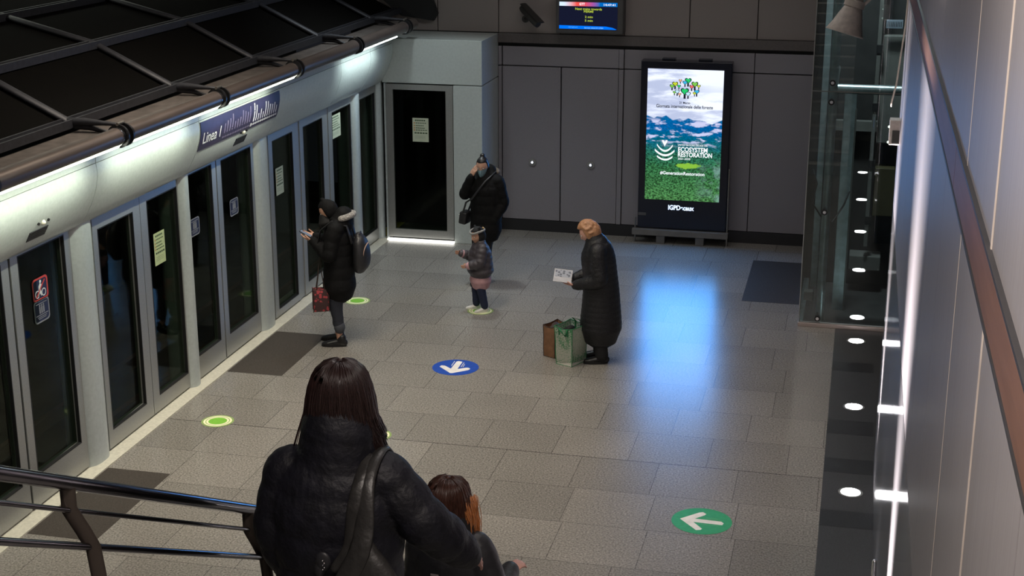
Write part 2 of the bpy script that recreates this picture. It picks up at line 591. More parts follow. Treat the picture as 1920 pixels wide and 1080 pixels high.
# back wall --------------------------------------------------------
YB = 20.45
struct('wall_back', box(new(), -7.2, 3.0, YB + 0.05, YB + 0.3, 0.0, 6.45), m_black, 'dark rear of the panelled back wall', 'wall')
wl = thing('wall_back_panels', (-2.7, YB, 0), 'grey panelled lower back wall', 'wall', kind='structure')
segs = [(-4.99, -4.945, 'p'), (-3.265, -3.20, 'p'), (-3.19, -1.405, 'w'), (-1.395, -0.5, 'w'), (-0.49, 1.4, 'w')]
for x0, x1, k in segs:
    obj('wall_panel', bbox(x0, x1, YB - (0.02 if k == 'p' else 0), YB + 0.05, 0.17, 2.385, 0.004), m_wallpanel, wl)
for x0, x1 in [(-4.93, -3.27), (-3.265, -3.20), (-3.19, -1.405), (-1.395, -0.5), (-0.49, 1.4), (-4.99, -4.945)]:
    obj('frieze_panel', bbox(x0, x1, YB - (0.02 if x1 - x0 < 0.1 else 0), YB + 0.05, 2.40, 2.665, 0.004), m_wallpanel, wl)
up = thing('wall_back_upper', (-2.7, YB, 2.85), 'brownish panelled upper back wall', 'wall', kind='structure')
xs = [-7.2, -5.88, -4.99, -4.10, -3.20, -2.305, -1.385, -0.49, 0.4, 1.4]
for x0, x1 in zip(xs, xs[1:]):
    obj('wall_panel', bbox(x0 + 0.006, x1 - 0.006, YB, YB + 0.05, 2.855, 6.4, 0.004), m_wallup, up)
bm = box(new(), -4.99, 1.4, YB - 0.045, YB + 0.05, 2.72, 2.85)
struct('trim_11', bm, m_cornice, 'brownish cornice between the lower and upper back wall', 'cornice')
struct('baseboard_back', box(new(), -4.99, 1.4, YB - 0.008, YB + 0.05, 0.0, 0.165), m_skirt, 'black skirting along the back wall', 'skirting')
for i, (x0, x1, lx) in enumerate([(-4.935, -4.09, -4.49), (-4.08, -3.27, -3.642)]):
    d = thing('door_%d' % (i + 1), ((x0 + x1) / 2, YB, 0.17), ['grey flush service door nearer the glass end door, with a round lock', 'grey flush service door nearer the advertising screen, with a round lock'][i], 'door', kind='structure')
    obj('door_panel', bbox(x0 + 0.003, x1 - 0.003, YB - 0.004, YB + 0.05, 0.17, 2.385, 0.004), m_wallpanel, d)
    bm = new()
    cyl(bm, (lx, YB - 0.004, 1.015), (lx, YB - 0.02, 1.015), 0.052, 28)
    k = obj('lock_plate', bm, m_alu, d, smooth=0.6)
    bm = new()
    ball(bm, (lx, YB - 0.028, 1.02), 0.028, 0.02, 0.028)
    obj('lock_knob', bm, m_chrome, k, smooth=4)
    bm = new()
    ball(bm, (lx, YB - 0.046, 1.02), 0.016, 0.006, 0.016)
    obj('lock_glint', bm, emis('lock_glint', (0.8, 0.85, 1.0), 2.5), k, smooth=4)  # glint of the shiny knob put in as a glowing dot

# end wall with glass door -------------------------------------------
YE = 19.5
ew = thing('wall_end', (-5.2, YE, 0), 'pale enamel box around the glass end door', 'wall', kind='structure')
obj('header_panel', bbox(-6.42, -4.995, YE, YE + 0.95, 2.238, 2.845, 0.006), m_enamel, ew)
obj('side_panel', bbox(-5.405, -4.995, YE, YE + 0.95, 0.0, 2.228, 0.006), m_enamel, ew)
struct('trim_12', bbox(-6.40, -6.372, YE, YE + 0.06, 0.0, 2.23, 0.004), m_enamel_col, 'pale strip at the corner of end door and platform doors', 'trim')
d = thing('door_3', (-5.89, YE, 0.02), 'single glazed door at the platform end, with a notice on its glass', 'door', kind='structure')
obj('door_frame', frame_bm('y', YE - 0.005, -6.368, -5.41, 0.05, 2.222, 0.098, 0.1, 0.115, 0.075, 0.06), m_alu, d)
obj('glass', box(new(), -6.27, -5.51, YE + 0.02, YE + 0.03, 0.165, 2.15), m_glass, d)
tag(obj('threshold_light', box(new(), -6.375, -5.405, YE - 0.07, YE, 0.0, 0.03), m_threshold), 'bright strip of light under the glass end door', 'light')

# right wall -----------------------------------------------------------
XW = 0.35
rw = thing('wall_right', (XW, 7, 2.43), 'grey satin wall beside the stair', 'wall', kind='structure')
seam_y = [12.75, 11.0, 9.97, 8.94, 7.91, 6.88, 5.85, 4.80, 3.76, 2.72, 1.68, 0.64, -0.4, -1.5]
for a, b in zip(seam_y[1:], seam_y):
    obj('wall_panel', bbox(XW, XW + 0.03, a + 0.003, b - 0.003, 2.43, 6.4, 0.003), m_steel, rw)
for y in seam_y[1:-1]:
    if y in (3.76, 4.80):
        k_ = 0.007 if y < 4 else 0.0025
        obj('wall_seam', box(new(), XW - k_ * 0.5, XW + 0.03, y - k_, y + k_, 2.43, 6.4), m_seam, rw)  # lit side of the panel gap put into a pale strip
    else:
        obj('wall_seam', box(new(), XW + 0.0012, XW + 0.03, y - 0.003, y + 0.003, 2.43, 6.4), m_cornice, rw)
struct('wall_right_core', box(new(), XW + 0.03, XW + 0.25, -1.5, 12.75, 0.0, 6.4), m_seam_dark, 'dark core of the grey wall', 'wall')
struct('wall_right_base', box(new(), XW, XW + 0.03, -1.5, 12.75, 0.0, 2.415), m_gloss_wall, 'polished lower part of the grey wall', 'wall')
b_ = thing('trim_13', (XW, 6, 4.22), 'brown bronze band running along the grey wall', 'trim', kind='structure')
for a, b in ((5.2, 12.75), (-1.5, 5.19)):
    obj('band', bbox(XW - 0.012, XW + 0.005, a, b, 4.225, 4.372, 0.003), m_bronze, b_)
for zz in (4.215, 4.382):
    obj('band_edge', box(new(), XW - 0.014, XW + 0.004, -1.5, 12.75, zz - 0.006, zz + 0.006), m_seam_dark, b_)
ib = thing('wall_box', (0.33, 12.2, 3.06), 'small cream box with a dark front at the far edge of the grey wall', 'box')
obj('housing', bbox(0.262, 0.345, 12.12, 12.26, 3.06, 3.26, 0.006), m_horn, ib)
obj('front', bbox(0.285, 0.342, 12.112, 12.125, 3.07, 3.18, 0.003), m_cctv, ib)
for zz in (3.20, 3.075):
    bm = new()
    ball(bm, (0.258, 12.16, zz), 0.009)
    obj('indicator_lamp', bm, emis('indicator', (0.8, 1, 0.85), 3), ib, smooth=4)
bm = new()
tube(bm, [(0.335, 12.135, 4.4), (0.325, 12.14, 4.0), (0.305, 12.14, 3.75), (0.29, 12.14, 3.55), (0.262, 12.14, 3.40), (0.262, 12.14, 3.37)], 0.007, 8)
tag(obj('cable', bm, m_seam, smooth=4), 'thin pale cable hanging down the far edge of the grey wall', 'cable')

pst = thing('steel_post', (0.285, 8.55, 0), 'thin shiny steel post at the foot of the stair beside the wall', 'post')
bm = new()
tube(bm, [(0.285, 8.55, 0.002), (0.285, 8.55, 1.14)], 0.016, 16)
obj('tube', bm, m_chrome, pst, smooth=4)
bm = new()
cyl(bm, (0.285, 8.55, 0.002), (0.285, 8.55, 0.012), 0.04, 20)
obj('foot_plate', bm, m_chrome, pst, smooth=0.7)

# floor lights ------------------------------------------------------------
lamp_names = {16.356: 'round floor light in the granite strip, right in front of the lift sill', 14.246: 'round floor light in the granite strip, second from the lift',
              12.146: 'round floor light in the granite strip, between green arrow and wall', 10.05: 'round floor light in the granite strip, seen only as a reflection in the lift glass', 7.95: 'round floor light beside the stair foot, seen only as a reflection in the lift glass'}
for y, lb in lamp_names.items():
    t = thing('floor_light', (0.158, y, 0), lb, 'floor light', group='round floor lights along the grey wall')
    bm = new()
    ring_prism(bm, circ(0.105, 36, 0.158, y), circ(0.083, 36, 0.158, y), PZ(0.0), 0.006)
    obj('rim', bm, m_alu, t)
    bm = new()
    prism(bm, circ(0.083, 36, 0.158, y), PZ(0.001), 0.006)
    obj('lens', bm, m_floorlamp, t)
    al = bpy.data.lights.new('floor_light_beam', 'AREA')
    al.shape = 'DISK'
    al.size = 0.14
    al.energy = {7.95: 165.0, 12.146: 75.0}.get(y, 0.6)
    al.color = (1.0, 0.90, 0.90)
    al.spread = R(31)
    ao = bpy.data.objects.new('floor_light_beam', al)
    ao.location = (0.158, y, 0.009)
    ao.rotation_euler = (PI, R(1.5), 0)
    C.objects.link(ao)

# tunnel behind the platform doors -------------------------------------------
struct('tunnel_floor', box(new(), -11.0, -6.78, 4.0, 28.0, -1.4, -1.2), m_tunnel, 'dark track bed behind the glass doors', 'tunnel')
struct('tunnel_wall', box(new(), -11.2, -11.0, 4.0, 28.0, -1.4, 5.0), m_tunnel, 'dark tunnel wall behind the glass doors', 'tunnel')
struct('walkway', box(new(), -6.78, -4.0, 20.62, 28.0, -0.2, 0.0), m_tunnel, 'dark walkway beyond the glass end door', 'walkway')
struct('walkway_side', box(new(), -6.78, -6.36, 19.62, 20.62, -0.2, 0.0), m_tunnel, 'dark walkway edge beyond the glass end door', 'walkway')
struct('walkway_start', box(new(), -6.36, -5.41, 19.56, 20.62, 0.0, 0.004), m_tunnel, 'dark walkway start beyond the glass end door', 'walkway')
struct('trim_14', box(new(), -6.62, -6.44, 19.7, 26.0, 0.0, 0.004), m_yellow, 'yellow line on the walkway beyond the glass end door', 'line')
for x, m_ in ((-7.6, m_rail), (-9.05, m_rust), (-8.3, m_rust)):
    tag(obj('track_rail', box(new(), x - 0.04, x + 0.04, 4.0, 28.0, -1.2, -1.05), m_), {-7.6: 'grey track rail beside the platform edge', -9.05: 'rusty track rail beside the tunnel wall', -8.3: 'rusty track rail between the two other rails'}[x], 'rail', 'track rails behind the glass doors')
for zz in (0.5, 1.7):
    bm = new()
    tube(bm, [(-10.95, 4, zz), (-10.95, 28, zz)], 0.05, 8)
    tag(obj('cable_tray', bm, m_lift_guide), ['lower', 'upper'][zz > 1] + ' cable run along the dark tunnel wall', 'cable', 'cable runs on the tunnel wall')

# ------------------------------------------------------------------ platform screen doors
XD = -6.5


def leaf(name, y0, y1, g0, g1, zt, zb, label, kind_cat, top=2.25):
    t = thing(name, (XD, (y0 + y1) / 2, 0.012), label, kind_cat, kind='structure')
    obj('door_frame', frame_bm('x', XD, y0, y1, 0.03, top, g0 - y0, y1 - g1, zb - 0.03, top - zt, 0.07), m_alu, t)
    yaw_ = {'window_1': 2.4, 'door_5': 1.6}.get(name, 0.0)      # panes turned on purpose to throw the blue reflections out of them
    gm = box(new(), XD - 0.04, XD - 0.03, g0, g1, zb, zt)
    if yaw_:
        pv = V((XD - 0.035, (g0 + g1) / 2, 0))
        gm.transform(M.Translation(pv) @ M.Rotation(R(yaw_), 4, 'Z') @ M.Translation(-pv))
    obj('glass', gm, m_glass, t)
    obj('gasket', frame_bm('x', XD + 0.002, g0 - 0.008, g1 + 0.008, zb - 0.008, zt + 0.008, 0.01, 0.01, 0.01, 0.01, 0.03), m_black, t)
    return t


leaf('door_4', 9.13, 10.145, 9.25, 10.03, 2.185, 0.30, 'sliding platform door at the left edge, mostly cut off', 'door')
dA = leaf('door_5', 10.175, 11.11, 10.29, 11.005, 2.19, 0.30, 'sliding platform door with red no-cycling sticker', 'door')
leaf('window_1', 11.5, 12.395, 11.59, 12.25, 2.095, 0.20, 'fixed platform glass panel right of the nearest full column', 'glass panel')
dC = leaf('window_2', 12.405, 13.24, 12.545, 13.18, 2.135, 0.19, 'fixed platform glass panel with bright yellow-green notice', 'glass panel')
dD = leaf('door_6', 13.28, 14.12, 13.40, 14.01, 2.19, 0.28, 'sliding platform door with grey sticker close to the column', 'door')
dE = leaf('door_7', 14.145, 15.12, 14.26, 15.04, 2.18, 0.27, 'sliding platform door with grey sticker high in the pane', 'door')
dF = leaf('window_3', 15.56, 16.40, 15.68, 16.295, 2.12, 0.12, 'fixed platform glass panel with dim notice behind the phone user', 'glass panel')
leaf('door_8', 16.54, 17.44, 16.66, 17.31, 2.112, 0.18, 'platform glass door behind the person in black parka', 'door')
dH = leaf('window_4', 17.54, 18.42, 17.68, 18.375, 2.115, 0.17, 'platform glass panel with large pale notice near the top', 'glass panel')
leaf('door_9', 18.66, 19.45, 18.765, 19.38, 2.105, 0.19, 'narrow platform glass panel next to the end corner', 'door')
for y in (10.16, 12.40, 14.132, 16.47, 17.49):
    struct('trim_%d' % (20 + int(y)), box(new(), XD - 0.05, XD - 0.012, y - 0.075, y + 0.075, 0.03, 2.25), m_black if y < 15 else m_alu, 'gap between platform door leaves', 'trim')


def column(n, y, ry, label):
    bm = new()
    pts = []
    for k in range(32):
        a = 2 * PI * k / 32
        cx, sy = math.cos(a), math.sin(a)
        e = 2 / 2.8
        pts.append((-6.60 + 0.155 * abs(cx) ** e * (1 if cx > 0 else -1), y + ry * abs(sy) ** e * (1 if sy > 0 else -1)))
    prism(bm, pts, PZ(0.012), 2.31)
    o = obj('column_%d' % n, bm, m_enamel_col, smooth=0.7)
    tag(o, label, 'column', kind='structure')


column(1, 11.29, 0.19, 'pale rounded column between no-cycling door and first fixed glass')
column(2, 13.31, 0.105, 'slim pale rounded column beside the yellow-green notice')
column(3, 15.31, 0.20, 'pale rounded column behind the phone user')
column(4, 18.55, 0.11, 'slim pale column near the platform end')
column(5, 19.56, 0.10, 'pale column in the corner by the end door')


def sticker_poly(cy, cz, w_, h_, c=0.32):
    n = []
    for (sx, sz) in ((1, 1), (-1, 1), (-1, -1), (1, -1)):
        for k in range(5):
            a = R(45 * [0, 1, 2, 3, 4][k] / 2.0)
            q = (math.cos(a), math.sin(a)) if sx * sz > 0 else (math.sin(a), math.cos(a))
            n.append((cy + sx * (w_ * (1 - c) + w_ * c * q[0]), cz + sz * (h_ * (1 - c) + h_ * c * q[1])))
    return n


def rect(y0, y1, z0_, z1):
    return [(y0, z0_), (y1, z0_), (y1, z1), (y0, z1)]


def capacity_sticker(cy, cz, label, s=1.0):
    t = thing('door_sticker', (XD - 0.029, cy, cz), label, 'sticker', group='safety stickers on the platform glass')
    w_, h_ = 0.118 * s, 0.098 * s
    obj('backing', prism(new(), sticker_poly(cy, cz, w_, h_), PX(XD - 0.029), 0.001), m_navy, t)
    bm = new()
    ring_prism(bm, sticker_poly(cy, cz, w_, h_), sticker_poly(cy, cz, w_ * 0.90, h_ * 0.88), PX(XD - 0.0278), 0.001)
    obj('rim', bm, m_stick, t)
    bm = new()
    for k in (-1, 0, 1):
        y = cy + k * 0.03 * s
        prism(bm, rect(y - 0.011 * s, y + 0.011 * s, cz - 0.02 * s, cz + 0.035 * s), PX(XD - 0.0278), 0.0012)
        prism(bm, circ(0.010 * s, 12, y, cz + 0.047 * s), PX(XD - 0.0278), 0.0012)
    for (a, b, c_, d_) in ((-0.085, 0.085, 0.062, 0.068), (-0.095, 0.095, -0.036, -0.030), (-0.07, 0.07, -0.052, -0.047), (-0.06, 0.06, -0.066, -0.061)):
        prism(bm, rect(cy + a * s, cy + b * s, cz + c_ * s, cz + d_ * s), PX(XD - 0.0278), 0.0012)
    obj('pictogram', bm, m_stick, t)


capacity_sticker(10.62, 1.64, 'grey-outlined capacity sticker under the red no-cycling sticker')
capacity_sticker(13.605, 1.625, 'grey-outlined capacity sticker on the pane next to the slim column', 0.95)
capacity_sticker(14.60, 1.605, 'grey-outlined capacity sticker on the pane under the line map sign', 0.95)
t = thing('no_cycling_sticker', (XD - 0.029, 10.625, 1.828), 'red-rimmed no-cycling sticker on the platform door glass', 'sticker', group='safety stickers on the platform glass')
obj('backing', prism(new(), sticker_poly(10.625, 1.828, 0.12, 0.098), PX(XD - 0.029), 0.001), m_navy, t)
obj('rim', ring_prism(new(), sticker_poly(10.625, 1.828, 0.12, 0.098), sticker_poly(10.625, 1.828, 0.103, 0.082), PX(XD - 0.0278), 0.001), m_red, t)
bm = new()
for yy in (10.575, 10.675):
    ring_prism(bm, circ(0.034, 20, yy, 1.788), circ(0.025, 20, yy, 1.788), PX(XD - 0.0278), 0.0012)
prism(bm, circ(0.014, 14, 10.632, 1.888), PX(XD - 0.0278), 0.0012)
prism(bm, [(10.60, 1.82), (10.632, 1.815), (10.65, 1.862), (10.622, 1.875), (10.60, 1.85)], PX(XD - 0.0278), 0.0012)
prism(bm, [(10.60, 1.82), (10.632, 1.82), (10.648, 1.778), (10.632, 1.762), (10.618, 1.79), (10.598, 1.765), (10.585, 1.775)], PX(XD - 0.0278), 0.0012)
obj('pictogram', bm, m_white, t)
obj('slash', prism(new(), [(10.545, 1.765), (10.556, 1.757), (10.706, 1.888), (10.695, 1.898)], PX(XD - 0.0272), 0.0012), m_red, t)


def notice(T, u0, u1, v0, v1, m_, label):
    t = thing('paper_notice', T @ V(((u0 + u1) / 2, (v0 + v1) / 2, 0)), label, 'notice', group='paper notices on the platform glass')
    obj('sheet', prism(new(), rect(u0, u1, v0, v1), T, 0.001), m_, t)
    W, H = u1 - u0, v1 - v0
    bm = new()
    for k, (a, b, c_) in enumerate(((0.16, 0.82, 0.90), (0.2, 0.88, 0.79), (0.2, 0.72, 0.68), (0.2, 0.78, 0.58), (0.2, 0.93, 0.49), (0.12, 0.95, 0.37))):
        h_ = 0.028 if k in (0, 5) else 0.017
        n = 5
        for j in range(n):
            ua, ub = a + (b - a) * j / n, a + (b - a) * (j + 0.8) / n
            prism(bm, rect(u0 + ua * W, u0 + ub * W, v0 + (c_ - h_) * H, v0 + (c_ + h_) * H), T @ M.Translation((0, 0, 0.001)), 0.0004)
    for k in range(3):
        prism(bm, rect(u0 + 0.12 * W, u0 + 0.8 * W, v0 + (0.24 - 0.05 * k) * H, v0 + (0.247 - 0.05 * k) * H), T @ M.Translation((0, 0, 0.001)), 0.0004)
    obj('print', bm, m_ink, t)
    bm = new()
    for c_ in (0.79, 0.68, 0.58, 0.49):
        prism(bm, circ(0.03 * W + 0.003, 10, u0 + 0.12 * W, v0 + c_ * H), T @ M.Translation((0, 0, 0.001)), 0.0004)
    obj('bullet_marks', bm, m_orange_ink, t)


notice(PX(XD - 0.029), 12.69, 12.92, 1.452, 1.773, m_notice, 'bright yellow-green paper notice on the glass near the slim column')
notice(PX(XD - 0.029), 15.81, 16.04, 1.450, 1.773, m_notice2, 'dim paper notice on the glass above the phone user')
notice(PX(XD - 0.029), 17.69, 18.07, 1.76, 2.06, m_notice2, 'paper notice high on the glass next to the far slim column')
notice(PY(YE + 0.019), -5.997, -5.765, 1.425, 1.758, m_notice2, 'pale paper notice on the glass of the platform end door')

# fascia above the doors ---------------------------------------------------------
prof = [(-6.30, 2.965), (-6.255, 2.90), (-6.258, 2.782), (-6.250, 2.72), (-6.252, 2.66), (-6.268, 2.58), (-6.295, 2.50), (-6.33, 2.42), (-6.37, 2.345), (-6.415, 2.268), (-6.45, 2.235)]


def fascia(name, y0, y1, pr, m_, thick=0.02, parent=None):
    bm = new()
    n = len(pr)
    o0 = [bm.verts.new((x, y0, z)) for x, z in pr]
    o1 = [bm.verts.new((x, y1, z)) for x, z in pr]
    i0 = [bm.verts.new((x - thick, y0, z)) for x, z in pr]
    i1 = [bm.verts.new((x - thick, y1, z)) for x, z in pr]
    for k in range(n - 1):
        bm.faces.new((o0[k], o1[k], o1[k + 1], o0[k + 1]))
        bm.faces.new((i0[k], i0[k + 1], i1[k + 1], i1[k]))
        bm.faces.new((o0[k], o0[k + 1], i0[k + 1], i0[k]))
        bm.faces.new((o1[k], i1[k], i1[k + 1], o1[k + 1]))
    bm.faces.new((o0[0], i0[0], i1[0], o1[0]))
    bm.faces.new((o0[-1], o1[-1], i1[-1], i0[-1]))
    return obj(name, bm, m_, parent, smooth=0.9)


fa = thing('trim_40', (-6.3, 13, 2.24), 'curved pale enamel fascia above the platform doors', 'fascia', kind='structure')
ys = [7.2, 9.25, 11.22, 13.27, 15.36, 17.4, 18.55, 19.49]
for a, b in zip(ys, ys[1:]):
    fascia('fascia_panel', a + 0.004, b - 0.004, prof[2:], m_enamel, parent=fa)
    fascia('top_strip', a + 0.004, b - 0.004, prof[:3][:2] + [(-6.257, 2.788)], m_enamel, parent=fa)
struct('trim_41', box(new(), -6.75, -6.38, 7.2, 19.49, 2.47, 2.93), m_black, 'dark core of the door header', 'header')
struct('trim_42', box(new(), -6.75, -6.45, 7.2, 19.49, 2.238, 2.45), m_alu, 'soffit above the platform doors', 'soffit')
for y, lb in ((10.40, 'white dome sensor with screws on the fascia above the no-cycling door'), (14.45, 'white dome sensor on the fascia under the line map sign')):
    t = thing('dome_sensor', (-6.30, y, 2.46), lb, 'sensor', group='dome sensors on the fascia')
    bm = new()
    ball(bm, (-6.307, y, 2.462), 0.022)
    obj('dome', bm, mat('sensor_dome', (0.8, 0.75, 0.62), 0.3), t, smooth=4)
    for k in (-1, 1):
        bm = new()
        cyl(bm, (-6.322, y + k * 0.075, 2.475), (-6.295, y + k * 0.075, 2.465), 0.012, 10)
        obj('screw', bm, m_clamp, t)
for y, lb in ((10.37, 'dark slotted vent on the fascia underside above the no-cycling door'), (14.45, 'dark slotted vent on the fascia underside below the line map sign')):
    T = M(((-0.494, 0, 0.869, -6.352), (0, 1, 0, y), (-0.869, 0, -0.494, 2.375), (0, 0, 0, 1)))
    T2 = T @ M.Translation((0, 0, -0.004))
    bm = new()
    for k in range(5):
        box(bm, -0.045 + 0.019 * k, -0.031 + 0.019 * k, -0.14, 0.14, 0, 0.008, T2)
    tag(obj('fascia_vent', bm, m_beam), lb, 'vent', 'vents on the fascia underside')

# line map sign ------------------------------------------------------------
sg = thing('line_map_sign', (-6.25, 14.3, 2.5), 'violet line map sign reading Linea 1 on the fascia', 'sign')
sp = [(-6.2465, 2.768), (-6.242, 2.72), (-6.244, 2.66), (-6.260, 2.58), (-6.287, 2.50), (-6.298, 2.478)]
fascia('sign_panel', 13.285, 15.345, sp, m_sign, 0.006, sg)


def on_sign(y, z):
    for (xa, za), (xb, zb) in zip(sp, sp[1:]):
        if za >= z >= zb:
            return V((xa + (xb - xa) * (za - z) / (za - zb) + 0.0015, y, z))
    return V((sp[-1][0], y, z))


def sign_bar(bm, y0, y1, z0_, z1, sl=0.0):
    n = 4
    prev = None
    for k in range(n + 1):
        z = z0_ + (z1 - z0_) * k / n
        a = on_sign(y0 + sl * k / n, z)
        b = on_sign(y1 + sl * k / n, z)
        cur = [bm.verts.new(a), bm.verts.new(b)]
        if prev:
            bm.faces.new((prev[0], prev[1], cur[1], cur[0]))
        prev = cur


bm = new()
hts = [0.10, 0.12, 0.13, 0.22, 0.08, 0.09, 0.10, 0.21, 0.14, 0.12, 0.17]
for k, h_ in enumerate(hts):
    y = 13.86 + 0.065 * k
    sign_bar(bm, y, y + 0.022, 2.56, 2.56 + h_)
obj('dim_station_names', bm, m_lilac, sg)
bm = new()
for k, h_ in enumerate([0.20, 0.17, 0.07, 0.11, 0.07, 0.17, 0.16, 0.12, 0.11, 0.12, 0.08]):
    y = 14.62 + 0.063 * k
    sign_bar(bm, y, y + (0.026 if k == 0 else 0.02), 2.545, 2.545 + h_)
sign_bar(bm, 14.585, 15.30, 2.512, 2.522)
for k in range(12):
    y = 14.60 + 0.063 * k
    sign_bar(bm, y - 0.014, y + 0.014, 2.505, 2.529)
sign_bar(bm, 14.565, 14.605, 2.50, 2.535)
obj('station_names', bm, m_white, sg)
bm = new()
sign_bar(bm, 13.84, 14.57, 2.514, 2.520)
for k in range(11):
    y = 13.86 + 0.065 * k
    sign_bar(bm, y - 0.012, y + 0.012, 2.507, 2.527)
obj('dim_station_dots', bm, m_lilac, sg)
tx = text('lettering', 'Linea 1', PX(0) @ M.Translation((13.55, 2.60, 0)), m_white, sg, 0.42, 0.115, bold=0.005)
for v in tx.data.vertices:
    v.co = on_sign(v.co.y, v.co.z) + V((0.006, 0, 0))

# lamp pipe and canopy -----------------------------------------------------
PXc, PZc, PR = -5.975, 3.045, 0.075
clamps = [9.13, 11.17, 13.15, 15.15, 17.18, 19.2]
for i, (a, b) in enumerate(zip([7.2] + clamps, clamps + [19.62])):
    on = i not in (4,)
    lbls = ['lit tube lamp in brown pipe before the first lamp bracket', 'lit tube lamp in brown pipe above the no-cycling door', 'lit tube lamp in brown pipe above the yellow-green notice', 'lit tube lamp in brown pipe above the line map sign',
            'unlit tube lamp in brown pipe past the line map sign', 'short lit tube lamp in brown pipe ending at the glass end door wall', 'short end piece of the brown lamp pipe at the back wall']
    t = thing('tube_lamp', (PXc, (a + b) / 2, PZc), lbls[i], 'lamp', group='tube lamps along the canopy edge')
    bm = new()
    tube(bm, [(PXc, a + 0.06, PZc), (PXc, b - 0.06, PZc)], PR, 24, flat=True)
    obj('pipe', bm, m_pipe, t, smooth=0.7)
    if i == 6:
        continue
    ca, sa = math.cos(R(-74)), math.sin(R(-74))
    tc = V((PXc + ca * (PR + 0.006), 0, PZc + sa * (PR + 0.006)))
    e1 = 18.75 if i == 5 else b - 0.1
    bm = new()
    tube(bm, [(tc.x, a + 0.12, tc.z), (tc.x, e1, tc.z)], 0.0085, 10, flat=True)
    obj('light_tube', bm, (m_tube_cool if i > 4 else m_tube_on) if on else m_tube_off, t)
    if on:
        ll = area('tube_lamp_beam', (-5.968, (a + 0.15 + e1) / 2, 2.935), 0.02, e1 - a - 0.25, 6.5 * (e1 - a) / 2, (0.94, 1.0, 0.80) if i < 5 else (0.84, 1.0, 1.0), spread=100)
        dv_ = V((-0.56, 0, -0.83)).normalized()
        ll.rotation_euler = (0, math.atan2(-dv_.x, -dv_.z), 0)
    for yy in (a + 0.08, b - 0.08):
        bm = new()
        tube(bm, [(PXc, yy - 0.018, PZc), (PXc, yy + 0.018, PZc)], PR + 0.004, 24, flat=True)
        obj('end_cap', bm, m_chrome if yy > b - 0.2 else m_clamp, t, smooth=0.7)
for i, y in enumerate(clamps):
    t = thing('lamp_bracket', (-6.44, y, 3.13), ['dark lamp bracket over the cut-off platform door', 'dark lamp bracket over the wide column beside the no-cycling door', 'dark lamp bracket above the start of the line map sign', 'dark lamp bracket just past the line map sign', 'dark lamp bracket between unlit tube and last lit tube', 'dark lamp bracket against the back wall'][i], 'bracket', group='brackets holding the lamp pipe')
    bm = new()
    tube(bm, [(-6.45, y, 3.135), (-6.30, y, 3.145), (-6.12, y, 3.14), (-5.99, y, 3.135)], [(0.045, 0.04), (0.04, 0.034), (0.026, 0.02), (0.018, 0.014)], 12, ref=(0, 1, 0))
    tube(bm, [(-6.40, y, 3.11), (-6.25, y + 0.03, 3.09), (-6.10, y + 0.04, 3.05)], [0.03, 0.024, 0.016], 10, ref=(0, 1, 0))
    obj('arm', bm, m_beam, t, smooth=4)
    for k in (-1, 1):
        bm = new()
        ring_prism(bm, circ(PR + 0.025, 28), circ(PR - 0.006, 28), M(((1, 0, 0, PXc), (0, 0, -1, y + k * 0.042 + 0.011), (0, 1, 0, PZc), (0, 0, 0, 1))), 0.022)
        obj('ring', bm, m_clamp, t, smooth=0.7)
    bm = new()
    cyl(bm, (PXc, y - 0.055, PZc + PR + 0.025), (PXc, y + 0.055, PZc + PR + 0.025), 0.014, 10)
    obj('bolt', bm, m_rail, t)

ca = thing('canopy', (-7.3, 13, 3.1), 'dark sloping canopy of framed panels above the platform doors', 'canopy', kind='structure')
nodes = [(-6.445, 3.125), (-7.245, 3.515), (-8.20, 3.755), (-9.3, 3.95), (-10.9, 4.1)]
cy = [5.1, 7.13, 9.13, 11.17, 13.15, 15.15, 17.18, 19.2, 20.4]
for (xa, za), (xb, zb) in zip(nodes, nodes[1:]):
    for a, b in zip(cy, cy[1:]):
        bm = new()
        q = [bm.verts.new(p) for p in ((xa, a, za - 0.02), (xa, b, za - 0.02), (xb, b, zb - 0.02), (xb, a, zb - 0.02))]
        f = bm.faces.new(q)
        bmesh.ops.solidify(bm, geom=[f], thickness=0.02)
        obj('panel', bm, m_mesh, ca)
for x, z in nodes[:4]:
    bm = new()
    n0 = (x, cy[0], z)
    dx = 0.055
    box(bm, x - dx, x + dx, cy[0], cy[-1], z - 0.03, z + 0.02)
    box(bm, x - dx, x - dx + 0.022, cy[0], cy[-1], z + 0.02, z + 0.042)
    box(bm, x + dx - 0.022, x + dx, cy[0], cy[-1], z + 0.02, z + 0.042)
    obj('long_beam', bm, m_beam, ca)
for y in cy[1:-1]:
    for (xa, za), (xb, zb) in zip(nodes, nodes[1:]):
        bm = new()
        tube(bm, [(xa, y, za + 0.012), (xb, y, zb + 0.012)], [(0.05, 0.028)] * 2, 12, ref=(0, 1, 0))
        obj('cross_beam', bm, m_beam, ca, smooth=4)
struct('trim_43', box(new(), -6.42, -6.07, 5.1, 19.5, 3.02, 3.055), m_ledge, 'brown ledge behind the lamp pipe', 'ledge')
struct('trim_44', box(new(), -6.42, -6.29, 5.1, 19.5, 2.93, 3.02), m_black, 'dark support under the brown ledge', 'ledge')
bm = new()
prism(bm, [(-6.4, 3.06), (-5.92, 3.0), (-5.86, 3.10), (-5.92, 3.28), (-6.35, 3.52), (-6.9, 3.85), (-7.2, 3.7)], PY(20.44), 0.06)
struct('trim_45', bm, m_black, 'black end plate of the canopy at the back wall', 'trim')

